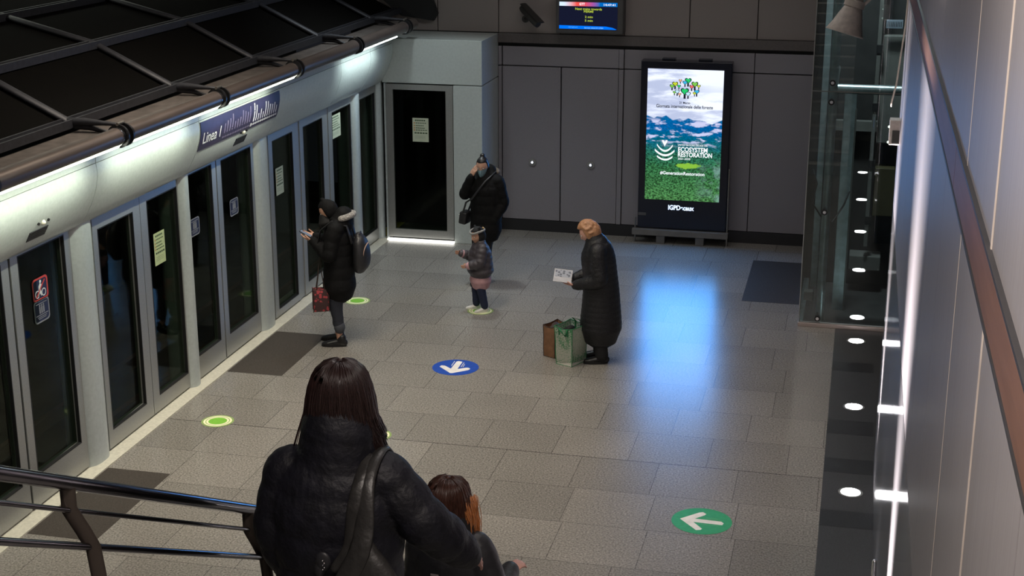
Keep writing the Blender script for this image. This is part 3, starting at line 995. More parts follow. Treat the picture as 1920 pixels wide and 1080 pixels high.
# ------------------------------------------------------------------ advertising totem
tt = thing('advertising_screen', (-2.3, 20.25, 0), 'tall black lit advertising screen with forest day poster, against the back wall', 'advertising screen')
obj('cabinet', bbox(-2.92, -1.675, 20.2, 20.40, 0.20, 2.56, 0.012), m_bezel, tt)
for x in (-2.95, -1.66):
    bm = new()
    cyl(bm, (x, 20.2, 0.0), (x, 20.2, 1.1 if x > -2 else 0.35), 0.012, 10)
    obj('side_rod', bm, m_rail, tt)
obj('base_rail', bbox(-2.985, -1.64, 20.12, 20.2, 0.115, 0.20, 0.005), mat('base_rail_grey', (0.16, 0.15, 0.135), 0.5), tt)
for x in (-2.58, -2.03):
    obj('foot', bbox(x - 0.06, x + 0.06, 20.13, 20.38, 0.0, 0.115, 0.004), mat('foot_grey', (0.12, 0.115, 0.11), 0.5), tt)
for x in (-2.55, -2.05):
    obj('top_bracket', bbox(x - 0.09, x + 0.09, 20.24, 20.36, 2.56, 2.59, 0.004), m_bezel, tt)
obj('rating_label', bbox(-2.91, -2.80, 20.196, 20.2, 0.385, 0.425, 0.001), m_monitor, tt)
SX0, SX1, SZ0, SZ1 = -2.825, -1.787, 0.624, 2.452


def screen_mat():
    m = bpy.data.materials.new('poster_screen')
    m.use_nodes = True
    nt = m.node_tree
    nt.nodes.clear()
    L = nt.links.new
    N = nt.nodes.new
    tc = N('ShaderNodeTexCoord')
    sx = N('ShaderNodeSeparateXYZ')
    L(tc.outputs['Object'], sx.inputs[0])

    def mm(op, a, b=None, c=None):
        n = N('ShaderNodeMath')
        n.operation = op
        for i, q in enumerate((a, b, c)):
            if q is None:
                continue
            if isinstance(q, (int, float)):
                n.inputs[i].default_value = q
            else:
                L(q, n.inputs[i])
        return n.outputs[0]

    def ss(v, a, b):
        n = N('ShaderNodeMapRange')
        n.interpolation_type = 'SMOOTHSTEP'
        L(v, n.inputs[0])
        n.inputs[1].default_value = a
        n.inputs[2].default_value = b
        return n.outputs[0]

    def noise(scale, sc=(1, 1, 1), detail=5, loc=(0, 0, 0)):
        mp = N('ShaderNodeMapping')
        mp.inputs['Scale'].default_value = sc
        mp.inputs['Location'].default_value = loc
        L(tc.outputs['Object'], mp.inputs[0])
        n = N('ShaderNodeTexNoise')
        n.inputs['Scale'].default_value = scale
        n.inputs['Detail'].default_value = detail
        n.inputs['Roughness'].default_value = 0.6
        L(mp.outputs[0], n.inputs['Vector'])
        return n.outputs['Fac']

    def mix(f, a, b):
        n = N('ShaderNodeMix')
        n.data_type = 'RGBA'
        if isinstance(f, (int, float)):
            n.inputs[0].default_value = f
        else:
            L(f, n.inputs[0])
        for i, q in ((6, a), (7, b)):
            if isinstance(q, tuple):
                n.inputs[i].default_value = (*q, 1)
            else:
                L(q, n.inputs[i])
        return n.outputs[2]
    u = mm('DIVIDE', mm('SUBTRACT', sx.outputs[0], SX0), SX1 - SX0)
    v = mm('DIVIDE', mm('SUBTRACT', sx.outputs[2], SZ0), SZ1 - SZ0)
    fc = N('ShaderNodeFloatCurve')
    cv = fc.mapping.curves[0]
    px = [(100, 730), (215, 772), (255, 747), (330, 757), (390, 731), (430, 760), (490, 800), (590, 775), (640, 802), (715, 770), (780, 795), (880, 800), (960, 815), (1000, 842), (1060, 855), (1200, 795)]
    pts = []
    for x, y in px:
        uu = (x - 105) / 1100.0
        yl = 129 + 4 * uu
        vv = 1 - ((120 + y / 7.71) - yl) / 244.0
        pts.append((max(0, min(1, uu)), vv))
    cv.points[0].location = pts[0]
    cv.points[1].location = pts[-1]
    for p_ in pts[1:-1]:
        cv.points.new(*p_)
    for p_ in cv.points:
        p_.handle_type = 'VECTOR'
    fc.mapping.update()
    L(u, fc.inputs['Value'])
    ridge = fc.outputs[0]
    land = ss(mm('SUBTRACT', ridge, v), -0.004, 0.006)
    clouds = ss(noise(2.2, (0.7, 1, 3.2), 6, (1.3, 0, 0.2)), 0.40, 0.62)
    sky = mix(clouds, (0.90, 0.96, 1.10), (0.48, 0.54, 0.74))
    sky = mix(mm('MULTIPLY', ss(u, 0.35, 0.95), ss(v, 0.7, 0.95)), sky, (0.88, 0.94, 1.05))
    cr = N('ShaderNodeValToRGB')
    e = cr.color_ramp.elements
    e[0].position, e[0].color = 0.0, (0.07, 0.22, 0.07, 1)
    e[1].position, e[1].color = 1.0, (0.0, 0.16, 0.42, 1)
    for p_, c_ in ((0.25, (0.035, 0.16, 0.06)), (0.38, (0.02, 0.15, 0.11)), (0.46, (0.0, 0.13, 0.22)), (0.56, (0.0, 0.11, 0.36)), (0.64, (0.0, 0.13, 0.36))):
        k = e.new(p_)
        k.color = (*c_, 1)
    L(mm('ADD', v, mm('MULTIPLY', mm('SUBTRACT', noise(5, (1, 1, 2)), 0.5), 0.16)), cr.inputs[0])
    tex = noise(40, (1, 1, 1.5), 7)
    far = ss(v, 0.34, 0.50)
    amp = mm('SUBTRACT', 1.45, mm('MULTIPLY', far, 0.95))
    lum = mm('ADD', mm('MULTIPLY', ss(tex, 0.36, 0.70), amp), mm('ADD', 0.24, mm('MULTIPLY', far, 0.5)))
    gn = N('ShaderNodeVectorMath')
    gn.operation = 'SCALE'
    L(cr.outputs[0], gn.inputs[0])
    L(lum, gn.inputs['Scale'])
    landc = gn.outputs[0]
    fogw = mm('MULTIPLY', ss(v, 0.40, 0.47), mm('SUBTRACT', 1.0, ss(v, 0.60, 0.64)))
    fog = mm('MULTIPLY', ss(noise(5.5, (0.9, 1, 2.6), 7, (0.35, 0, 0.0)), 0.50, 0.60), fogw)
    landc = mix(fog, landc, (0.58, 0.60, 0.85))
    mist = mm('MULTIPLY', mm('MULTIPLY', ss(u, 0.62, 0.95), mm('SUBTRACT', 1.0, ss(v, 0.26, 0.34))), ss(noise(6, (1, 1, 1), 6, (3, 0, 1)), 0.42, 0.7))
    landc = mix(mm('MULTIPLY', mist, 0.7), landc, (0.25, 0.42, 0.40))
    du = mm('DIVIDE', mm('SUBTRACT', u, 0.565), 0.20)
    dv = mm('DIVIDE', mm('SUBTRACT', v, 0.268), 0.026)
    mead = mm('SUBTRACT', 1.0, ss(mm('ADD', mm('ADD', mm('MULTIPLY', du, du), mm('MULTIPLY', dv, dv)), mm('MULTIPLY', mm('SUBTRACT', noise(9, (1, 1, 1.6), 5, (2, 0, 5)), 0.5), 3.2)), 0.6, 1.0))
    landc = mix(mead, landc, (0.24, 0.50, 0.05))
    col = mix(land, sky, landc)
    em = N('ShaderNodeEmission')
    L(col, em.inputs[0])
    em.inputs[1].default_value = 1.1
    o = N('ShaderNodeOutputMaterial')
    L(em.outputs[0], o.inputs[0])
    return m


sl_ = area('screen_light', (-2.306, 20.185, 1.538), 1.03, 1.82, 40.0, (0.07, 0.36, 1.0), rot=(R(-90), 0, 0))
scr = obj('screen', box(new(), SX0, SX1, 20.192, 20.2, SZ0, SZ1), screen_mat(), tt)


def suv(px_, py_):      # picture pixels of the poster -> x, z on the screen
    uu = (px_ - (1215 - (py_ - 129) * 0.0247)) / (143.5 - (py_ - 129) * 0.010)
    yl = 129 + 4 * uu
    return SX0 + uu * (SX1 - SX0), SZ1 - (py_ - yl) / (245.0) * (SZ1 - SZ0)


def heart(cx, cz, s):
    pts = []
    for k in range(28):
        a = 2 * PI * k / 28
        x = 16 * math.sin(a) ** 3
        y = 13 * math.cos(a) - 5 * math.cos(2 * a) - 2 * math.cos(3 * a) - math.cos(4 * a)
        pts.append((cx + s * x / 16, cz + s * y / 16))
    return pts


E_K = emis('print_black', (0.012, 0.015, 0.03), 1)
cols = {'g': emis('heart_green', (0.02, 0.62, 0.16), 1), 'l': emis('heart_leaf', (0.22, 0.62, 0.08), 1), 'y': emis('heart_lime', (0.62, 0.72, 0.03), 1), 'b': emis('heart_blue', (0.05, 0.50, 0.85), 1), 'p': emis('heart_pink', (0.85, 0.15, 0.15), 1), 'o': emis('heart_peach', (0.85, 0.45, 0.25), 1), 'w': emis('heart_pale', (0.55, 0.85, 1.0), 1)}
hl = [(590, 240, 26, 'o'), (703, 240, 50, 'g'), (658, 268, 36, 'b'), (514, 288, 44, 'y'), (470, 318, 36, 'l'), (570, 318, 28, 'g'), (800, 290, 50, 'l'), (755, 325, 36, 'p'), (857, 318, 28, 'y'), (505, 405, 26, 'l'), (545, 395, 36, 'w'), (580, 432, 26, 'o'), (655, 390, 62, 'g'), (703, 428, 40, 'w'), (828, 395, 40, 'b'), (796, 418, 26, 'y')]
for i, (a, b, s, k) in enumerate(hl):
    x, z = suv(1200 + a / 7.71, 120 + b / 7.71)
    sc = s / 7.71 * (SX1 - SX0) / 143.0
    T = PY(20.1915 - 0.0006 * i)
    bm = new()
    prism(bm, heart(x, z, sc), T, 0.0003)
    ho = obj('heart_tree', bm, E_K, tt)
    prism_ = prism(new(), rect(x - sc * 0.26, x + sc * 0.26, z - sc * 1.75, z - sc * 0.5), T, 0.0003)
    obj('trunk', prism_, E_K, ho)
    obj('crown', prism(new(), heart(x, z, sc * 0.74), T @ M.Translation((0, 0, 0.0003)), 0.0003), cols[k], ho)
EW = emis('print_white', (1.0, 1.05, 1.1), 1.0)


def stext(name, s, cx, cy, wpx, hpx, m_, bold=0.0):
    x, z = suv(cx, cy)
    k = (SX1 - SX0) / 143.0
    sk = -0.028
    T = PY(20.190) @ M.Translation((x, z, 0))
    text(name, s, T, m_, tt, wpx * k, hpx * 0.0075, bold=bold)


stext('poster_date', '21 Marzo', 1285, 192, 20.5, 4.4, E_K, 0.02)
stext('poster_title', 'Giornata internazionale delle foreste', 1284.5, 199, 107, 6.2, E_K, 0.02)
stext('decade_line', 'UNITED NATIONS DECADE ON', 1300, 271, 56, 3.4, EW, 0.012)
stext('ecosystem_line', 'ECOSYSTEM', 1300.5, 279.3, 56, 9.0, EW, 0.03)
stext('restoration_line', 'RESTORATION', 1304.5, 289, 65, 9.0, EW, 0.03)
stext('years_line', '2021-2030', 1284, 296.5, 24, 3.8, EW, 0.012)
stext('hashtag_line', '#GenerationRestoration', 1280.5, 324.5, 85, 7.0, EW, 0.02)
bm = new()
T = PY(20.190)
kk = (SX1 - SX0) / 143.0
hx, hz = suv(1247.3, 267.5)
prism(bm, [(hx + x * 5.4 * kk, hz + z * 6.6 * kk) for x, z in [(0, -1), (0.35, -0.4), (0.8, 0.25), (1.0, 0.72), (0.8, 0.95), (0.45, 0.9), (0, 0.3), (-0.45, 0.9), (-0.8, 0.95), (-1.0, 0.72), (-0.8, 0.25), (-0.35, -0.4)]], T, 0.0004)


def swoosh(pts_px, wd):
    n = 24
    up_, lo = [], []
    (x0, y0), (xm, ym), (x1, y1) = pts_px
    for k in range(n + 1):
        t_ = k / n
        b0, b1, b2 = (1 - t_) ** 2, 2 * t_ * (1 - t_), t_ ** 2
        cx_, cy_ = b0 * x0 + b1 * (2 * xm - (x0 + x1) / 2) + b2 * x1, b0 * y0 + b1 * (2 * ym - (y0 + y1) / 2) + b2 * y1
        up_.append(suv(cx_, cy_ - wd / 2))
        lo.append(suv(cx_, cy_ + wd / 2))
    prism(bm, up_ + lo[::-1], T, 0.0004)


swoosh([(1232.5, 270), (1247.5, 282), (1262.5, 271.5)], 3.6)
swoosh([(1228.5, 280), (1247.5, 290.3), (1265.8, 281.5)], 4.0)
swoosh([(1232.5, 292), (1247.5, 298.5), (1262, 293)], 3.4)
obj('decade_emblem', bm, EW, tt)
text('maker_name', 'IGPDecaux', PY(20.199) @ M.Translation((-2.31, 0.517, 0)), emis('lit_letters', (0.75, 0.95, 1.3), 1.6), tt, 0.36, 0.07, bold=0.03)

# ------------------------------------------------------------------ departure monitor, camera, horn
mo = thing('departure_monitor', (-3.64, 20.4, 2.9), 'grey framed departure monitor high on the back wall', 'monitor')
obj('casing', bbox(-4.12, -3.185, 20.22, 20.45, 2.895, 3.44, 0.015), m_monitor, mo)
obj('display', box(new(), -4.075, -3.265, 20.212, 20.22, 2.955, 3.325), emis('display_dark', (0.008, 0.010, 0.028), 1), mo)
T = PY(20.2115)
bm = new()
n = 24
prev = None
me_cols = []
hb = thing


def header_mat():
    m = bpy.data.materials.new('header_bar')
    m.use_nodes = True
    nt = m.node_tree
    nt.nodes.clear()
    tc = nt.nodes.new('ShaderNodeTexCoord')
    sx = nt.nodes.new('ShaderNodeSeparateXYZ')
    mr = nt.nodes.new('ShaderNodeMapRange')
    mr.inputs[1].default_value = -4.075
    mr.inputs[2].default_value = -3.265
    cr = nt.nodes.new('ShaderNodeValToRGB')
    e = cr.color_ramp.elements
    e[0].position, e[0].color = 0.08, (0.75, 0.92, 1.1, 1)
    e[1].position, e[1].color = 0.70, (0.0, 0.15, 0.55, 1)
    for p_, c_ in ((0.30, (0.95, 0.10, 0.08)), (0.46, (0.80, 0.10, 0.16)), (0.58, (0.40, 0.10, 0.40))):
        k = e.new(p_)
        k.color = (*c_, 1)
    em = nt.nodes.new('ShaderNodeEmission')
    o = nt.nodes.new('ShaderNodeOutputMaterial')
    L = nt.links.new
    L(tc.outputs['Object'], sx.inputs[0])
    L(sx.outputs[0], mr.inputs[0])
    L(mr.outputs[0], cr.inputs[0])
    L(cr.outputs[0], em.inputs[0])
    L(em.outputs[0], o.inputs[0])
    return m


obj('header_bar', prism(new(), rect(-4.073, -3.267, 3.268, 3.323), T, 0.0005), header_mat(), mo)
obj('footer_bar', prism(new(), [(-4.073, 2.958), (-3.30, 2.958), (-3.27, 2.962), (-3.33, 2.985), (-3.42, 3.0), (-4.073, 3.004)], T, 0.0005), emis('footer_blue', (0.0, 0.17, 0.95), 1.1), mo)
EY = emis('display_yellow', (0.50, 0.62, 0.06), 1)
T = PY(20.2105)
text('destination_heading', 'Next trains towards', T @ M.Translation((-3.665, 3.232, 0)), EY, mo, 0.37, 0.032, bold=0.02)
text('destination_name', 'FERMI', T @ M.Translation((-3.665, 3.197, 0)), EY, mo, 0.13, 0.028, bold=0.02)
text('first_wait', '2 min', T @ M.Translation((-3.66, 3.125, 0)), EY, mo, 0.11, 0.03, bold=0.02)
text('second_wait', '5 min', T @ M.Translation((-3.66, 3.075, 0)), EY, mo, 0.11, 0.03, bold=0.02)
text('operator_mark', 'GTT', T @ M.Translation((-3.755, 3.297, 0)), EW, mo, 0.075, 0.035, bold=0.03)
text('clock', '14:47:41', T @ M.Translation((-3.375, 3.293, 0)), EW, mo, 0.16, 0.03, bold=0.02)
text('footer_left', 'www.gtt.to.it', T @ M.Translation((-3.88, 2.982, 0)), emis('footer_text', (0.15, 0.6, 1.0), 1), mo, 0.13, 0.018, bold=0.01)
text('footer_right', 'Servizio clienti 011.5764', T @ M.Translation((-3.59, 2.977, 0)), emis('footer_text_bright', (0.3, 0.75, 1.1), 1), mo, 0.26, 0.018, bold=0.01)

cc = thing('security_camera', (-4.6, 20.44, 3.1), 'dark security camera on the back wall beside the monitor', 'camera')
ax0, ax1 = V((-4.63, 20.33, 3.22)), V((-4.35, 20.12, 3.01))
bm = new()
tube(bm, [ax0, ax0.lerp(ax1, 0.1), ax0.lerp(ax1, 0.9), ax1], [(0.04, 0.04), (0.052, 0.052), (0.052, 0.052), (0.046, 0.046)], 18, ref=(0, 0, 1), flat=True)
obj('housing', bm, m_cctv, cc, smooth=0.7)
bm = new()
tube(bm, [ax0 + V((0.02, 0.0, 0.05)), ax1 + V((0.05, -0.03, 0.035))], [(0.012, 0.06)] * 2, 12, ref=(0, 0, 1), flat=True)
obj('sun_shield', bm, m_cctv, cc, smooth=0.7)
bm = new()
tube(bm, [(-4.60, 20.45, 3.05), (-4.57, 20.36, 3.06), (-4.52, 20.27, 3.11)], [0.022, 0.02, 0.02], 10)
obj('mount_arm', bm, m_cctv, cc, smooth=4)
bm = new()
cyl(bm, (-4.60, 20.45, 3.05), (-4.60, 20.43, 3.05), 0.05, 18)
obj('mount_plate', bm, m_cctv, cc, smooth=0.7)

hn = thing('horn_loudspeaker', (-0.1, 14.6, 3.7), 'pale cone loudspeaker hanging in front of the lift glass', 'loudspeaker')
hp0, hp1 = V((-0.165, 14.6, 3.66)), V((-0.095, 14.63, 3.905))
ax = (hp1 - hp0).normalized()
bm = new()
pts = [hp0, hp0 + ax * 0.006, hp0.lerp(hp1, 0.3), hp0.lerp(hp1, 0.65), hp0.lerp(hp1, 0.95), hp1]
tube(bm, pts, [0.176, 0.176, 0.145, 0.115, 0.085, 0.08], 36, ref=(1, 0, 0), flat=True)
obj('cone', bm, m_horn, hn, smooth=0.7)
bm = new()
tube(bm, [hp0 + ax * 0.0, hp0 - ax * 0.012], [0.184, 0.184], 36, flat=True)
obj('mouth_rim', bm, m_horn, hn, smooth=0.7)
bm = new()
tube(bm, [hp1 - ax * 0.01, hp1 + ax * 0.05, hp1 + ax * 0.06, hp1 + ax * 0.16], [0.098, 0.098, 0.07, 0.06], 28, flat=True)
obj('driver', bm, m_horn, hn, smooth=0.7)
bm = new()
tube(bm, [hp1 + ax * 0.02 + V((0.09, 0, 0)), hp1 + V((0.16, 0, 0.08)), hp1 + V((0.16, 0, 0.3)), V((0.06, 14.63, 6.45))], 0.016, 10)
obj('hanger', bm, m_horn, hn, smooth=4)

# ------------------------------------------------------------------ glass lift
YL = 16.8
lf = thing('glass_lift', (0.4, 17.6, 0), 'glass lift shaft with steel tubes, beside the far end of the grey wall', 'lift')
obj('sill', bbox(-0.515, 1.4, YL - 0.03, YL + 0.05, 0.0, 0.045, 0.004), mat('sill_steel', (0.52, 0.43, 0.40), 0.4, metal=0.3), lf)
obj('side_sill', bbox(-0.515, -0.46, YL + 0.05, 18.7, 0.0, 0.045, 0.004), m_lift_steel, lf)
for z0_, z1 in ((0.045, 2.742), (2.752, 6.3)):
    obj('front_glass', box(new(), -0.505, 1.4, YL, YL + 0.012, z0_, z1), m_lift_glass, lf)
    obj('side_glass', box(new(), -0.505, -0.493, YL + 0.014, 18.7, z0_, z1), m_lift_glass, lf)
obj('corner_seal', box(new(), -0.509, -0.501, YL - 0.004, YL + 0.016, 0.045, 6.3), m_alu, lf)
obj('joint_seal', box(new(), -0.505, 1.4, YL - 0.002, YL + 0.014, 2.742, 2.752), m_lift_guide, lf)
for (x0, y0, r, z1) in ((-0.275, 17.05, 0.05, 6.3), (1.1, 17.05, 0.05, 6.3)):
    bm = new()
    tube(bm, [(x0, y0, 0.0), (x0, y0, z1)], r, 24, flat=True)
    obj('tube_column', bm, m_lift_steel, lf, smooth=0.7)
bm = new()
tube(bm, [(-0.23, 17.05, 2.745), (1.4, 17.05, 2.745)], 0.055, 24, flat=True, ref=(0, 0, 1))
obj('cross_tube', bm, m_lift_steel, lf, smooth=0.7)
bm = new()
tube(bm, [(-0.275, 17.05, 2.745), (-0.275, 18.7, 2.745)], 0.045, 20, flat=True, ref=(0, 0, 1))
obj('side_tube', bm, m_lift_steel, lf, smooth=0.7)
obj('flat_column', bbox(-0.15, -0.01, 17.5, 17.62, 0.0, 2.69, 0.006), m_lift_steel, lf)
obj('flat_column', bbox(-0.02, 0.0, 17.49, 17.5, 0.0, 2.45, 0.002), m_lift_guide, lf)
obj('upper_column', bbox(-0.44, -0.36, 18.45, 18.55, 0.0, 6.3, 0.006), m_lift_steel, lf)
for x in (0.205, 0.62):
    obj('guide_rail', box(new(), x - 0.022, x + 0.022, 18.25, 18.33, 0.62, 6.3), m_lift_guide, lf)
    for z in (0.9, 1.6, 2.3, 3.0, 3.7):
        obj('guide_clip', box(new(), x - 0.03, x + 0.045, 18.24, 18.35, z, z + 0.1), m_black, lf)
obj('back_panel', box(new(), -0.50, 1.4, 18.7, 18.75, 0.0, 6.3), m_lift_back, lf)
obj('beam', box(new(), -0.3, 1.4, 18.55, 18.68, 2.0, 2.12), m_lift_guide, lf)
obj('machine_box', bbox(0.02, 0.40, 18.3, 18.6, 0.30, 0.48, 0.01), m_lift_guide, lf)
obj('machine_box', bbox(0.26, 0.5, 18.3, 18.6, 1.0, 1.6, 0.01), mat('ochre_panel', (0.05, 0.042, 0.015), 0.6), lf)
obj('machine_box', bbox(0.25, 0.6, 18.35, 18.5, 1.9, 3.2, 0.01), m_lift_guide, lf)
ls = obj('number_plate', bbox(0.27, 0.46, 18.22, 18.24, 3.30, 3.40, 0.003), mat('plate_blue_grey', (0.20, 0.24, 0.29), 0.5), lf)
bm = new()
for k in range(9):
    box(bm, 0.285 + 0.019 * k, 0.293 + 0.019 * k, 18.217, 18.221, 3.32, 3.38)
obj('plate_marks', bm, m_black, ls)
for (x, z) in ((-0.285, 2.845), (-0.285, 2.63), (-0.287, 1.37), (-0.295, 0.10)):
    bm = new()
    cyl(bm, (x, YL - 0.012, z), (x, 16.83, z), 0.034, 22)
    cyl(bm, (x, 16.83, z), (x, 17.02, z), 0.014, 10)
    f = obj('glass_fitting', bm, m_clamp, lf, smooth=0.6)
    bm = new()
    cyl(bm, (x, YL - 0.012, z), (x, YL - 0.016, z), 0.018, 18)
    obj('fitting_cap', bm, m_chrome, f, smooth=0.6)
bm = new()
tube(bm, [(-0.45, 17.3, 1.75), (-0.40, 17.25, 1.60), (-0.44, 17.2, 1.38), (-0.33, 17.2, 1.22), (-0.2, 17.25, 1.15), (-0.08, 17.3, 1.35), (-0.03, 17.35, 1.5)], 0.010, 8)
obj('shaft_cable', bm, m_black, lf, smooth=4)
obj('floor_bracket', bbox(-0.47, -0.36, 17.0, 17.12, 0.25, 0.36, 0.01), m_lift_guide, lf)
obj('pit_cover', box(new(), -0.49, 1.4, 16.86, 18.69, 0.0, 0.006), m_lift_back, lf)

# ------------------------------------------------------------------ stair and its railing
st = thing('stair', (-1.2, 4.8, 0), 'stone stair going down to the platform', 'stair', kind='structure')
RISE, TREAD, N0 = 3.75 / 23, 0.3117, 1.40
bm = new()
prof_s = [(N0, 3.75)]
y, z = N0, 3.75
for k in range(23):
    prof_s.append((y, z - RISE))
    z -= RISE
    if k < 22:
        y += TREAD
        prof_s.append((y, z))
poly = prof_s + [(y - 0.35, 0.0), (N0 - 0.05, 3.35), (-1.5, 3.35), (-1.5, 3.75)]
v0 = [bm.verts.new((-2.38, a, b)) for a, b in poly]
v1 = [bm.verts.new((-0.10, a, b)) for a, b in poly]
bm.faces.new(v0)
bm.faces.new(v1[::-1])
for i in range(len(poly)):
    j = (i + 1) % len(poly)
    bm.faces.new((v0[i], v1[i], v1[j], v0[j]))
obj('steps', bm, m_step, st)
obj('landing_edge', box(new(), -0.10, 0.34, -1.5, 1.4, 3.35, 3.75), m_step, st)


def stair_z(y_):
    if y_ < N0:
        return 3.75
    k = math.floor((y_ - N0) / TREAD) + 1
    return 3.75 - RISE * k


XR = -2.30


def rail_z(y_):
    return 3.470 - (y_ - 3.79) * 0.5205


ra = thing('stair_railing', (XR, 4.6, stair_z(4.6)), 'dark steel railing with round handrail along the left side of the stair', 'railing')
bm = new()
tube(bm, [(XR, 1.3, rail_z(1.3)), (XR, 8.15, rail_z(8.15))], 0.023, 24)
obj('handrail', bm, m_rail_dark, ra, smooth=4)
for off, r in ((0.092, 0.0085), (0.212, 0.0125), (0.45, 0.0125), (0.68, 0.0125)):
    bm = new()
    tube(bm, [(XR + (0.03 if off > 0.1 else 0.0), 1.5, rail_z(1.5) - off), (XR + (0.03 if off > 0.1 else 0.0), 8.1, rail_z(8.1) - off)], r, 14)
    obj('bar', bm, m_rail_dark, ra, smooth=4)
for y in (2.46, 3.79, 5.115, 6.44, 7.77):
    zt = rail_z(y) - 0.02
    zb = stair_z(y) + 0.001
    pts = [(XR, y, zt), (XR, y + 0.0, zt - 0.07), (XR + 0.022, y + 0.03, zt - 0.15), (XR + 0.042, y + 0.05, zt - 0.22), (XR + 0.05, y + 0.055, zt - 0.32), (XR + 0.05, y + 0.055, zb)]
    fine = []
    for k in range(len(pts) - 1):
        for q in range(4):
            fine.append(V(pts[k]).lerp(V(pts[k + 1]), q / 4))
    fine.append(V(pts[-1]))
    bm = new()
    tube(bm, fine, [(0.024, 0.008)] * len(fine), 12, ref=(0.8, 0.6, 0), flat=True)
    p_ = obj('post', bm, m_post, ra, smooth=0.9)
    bm = new()
    cyl(bm, (XR + 0.05, y + 0.055, zb), (XR + 0.05, y + 0.055, zb + 0.012), 0.045, 18)
    obj('post_base', bm, m_post, p_, smooth=0.7)

# ------------------------------------------------------------------ floor stickers


def arrow_sticker(cx, cy, mt, arrow, label, faint):
    t = thing('floor_sticker', (cx, cy, 0), label, 'floor sticker', group='round arrow stickers on the floor')
    obj('disc', prism(new(), circ(0.25, 56, cx, cy), PZ(0.0004), 0.0012), mt, t)
    obj('arrow', prism(new(), [(cx + a, cy + b) for a, b in arrow], PZ(0.0016), 0.0006), m_arrow, t)
    bm = new()
    for (a0, b0, a1, b1) in faint:
        d_ = V((a1 - a0, b1 - b0, 0)).normalized()
        n_ = V((-d_.y, d_.x, 0)) * 0.004
        prism(bm, [(cx + a0 + n_.x, cy + b0 + n_.y), (cx + a0 - n_.x, cy + b0 - n_.y), (cx + a1 - n_.x, cy + b1 - n_.y), (cx + a1 + n_.x, cy + b1 + n_.y)], PZ(0.0016), 0.0005)
    obj('small_lines', bm, m_white if mt is m_blue else m_green_faint, t)


blue_arrow = [(-0.173, -0.016), (-0.163, 0.028), (-0.124, 0.025), (-0.037, -0.055), (-0.038, 0.183), (-0.018, 0.206), (0.028, 0.187), (0.035, -0.05), (0.116, 0.016), (0.142, 0.016), (0.167, -0.013), (0.157, -0.057), (0.016, -0.183), (-0.01, -0.189), (-0.04, -0.155)]
green_arrow = [(-0.181, 0.005), (-0.039, 0.157), (-0.008, 0.174), (0.024, 0.141), (0.01, 0.111), (-0.061, 0.033), (0.159, 0.024), (0.182, -0.005), (0.173, -0.042), (-0.066, -0.033), (0.018, -0.146), (0.008, -0.17), (-0.027, -0.182)]
arrow_sticker(-4.018, 14.475, m_blue, blue_arrow, 'blue round floor sticker with white arrow', [(-0.055, 0.04, -0.06, 0.19), (0.055, 0.02, 0.05, 0.17), (0.075, 0.03, 0.07, 0.12)])
arrow_sticker(-1.033, 11.285, m_green, green_arrow, 'green round floor sticker with white arrow', [(0.0, 0.05, 0.16, 0.045), (0.0, -0.06, 0.14, -0.065), (0.03, 0.07, 0.13, 0.066)])
for (cx, cy, lb) in ((-5.86, 12.448, 'green waiting dot with cream rings alone on the floor before the glass doors'), (-4.258, 12.454, 'green waiting dot half hidden by the long-haired woman'),
                     (-5.838, 16.555, 'green waiting dot behind the person in black parka'), (-4.262, 16.50, 'green waiting dot under the small child')):
    t = thing('waiting_dot', (cx, cy, 0), lb, 'floor sticker', group='green waiting dots on the floor')
    obj('edge', prism(new(), circ(0.158, 44, cx, cy), PZ(0.0004), 0.0008), m_dot_rim, t)
    obj('outer_ring', ring_prism(new(), circ(0.138, 44, cx, cy), circ(0.118, 44, cx, cy), PZ(0.0012), 0.0006), m_cream, t)
    obj('inner_ring', ring_prism(new(), circ(0.110, 44, cx, cy), circ(0.090, 44, cx, cy), PZ(0.0012), 0.0006), m_cream, t)
    obj('centre', prism(new(), circ(0.088, 44, cx, cy), PZ(0.0012), 0.0006), m_dot, t)

#PEOPLE
# ------------------------------------------------------------------ people


def lerp_list(L_, t):
    """piecewise smooth interpolation of equal-length tuples, t in 0..1 over the list"""
    n = len(L_) - 1
    k = min(int(t * n), n - 1)
    f = t * n - k
    p0 = L_[max(0, k - 1)]
    p1, p2 = L_[k], L_[k + 1]
    p3 = L_[min(n, k + 2)]
    out = []
    for a, b, c_, d_ in zip(p0, p1, p2, p3):
        out.append(0.5 * (2 * b + (c_ - a) * f + (2 * a - 5 * b + 4 * c_ - d_) * f * f + (-a + 3 * b - 3 * c_ + d_) * f ** 3))
    return out


def garment(bm, rings, puff=0.0, plen=0.1, step=0.012, seg=28, ref=(1, 0, 0), sq=None):
    """rings: (x, y, z, ra, rb) along the limb or trunk; puff makes quilted rolls"""
    length = sum((V(a[:3]) - V(b[:3])).length for a, b in zip(rings, rings[1:]))
    n = max(8, int(length / step))
    pts, rad = [], []
    s = 0
    last = None
    for i in range(n + 1):
        q = lerp_list(rings, i / n)
        p = V(q[:3])
        if last is not None:
            s += (p - last).length
        last = p
        d_ = puff * (abs(math.sin(PI * s / plen)) ** 0.6 - 0.6) if puff else 0
        pts.append(p)
        rad.append((max(0.012, q[3] + d_), max(0.012, q[4] + d_)))
    tube(bm, pts, rad, seg, ref=ref)
    return bm


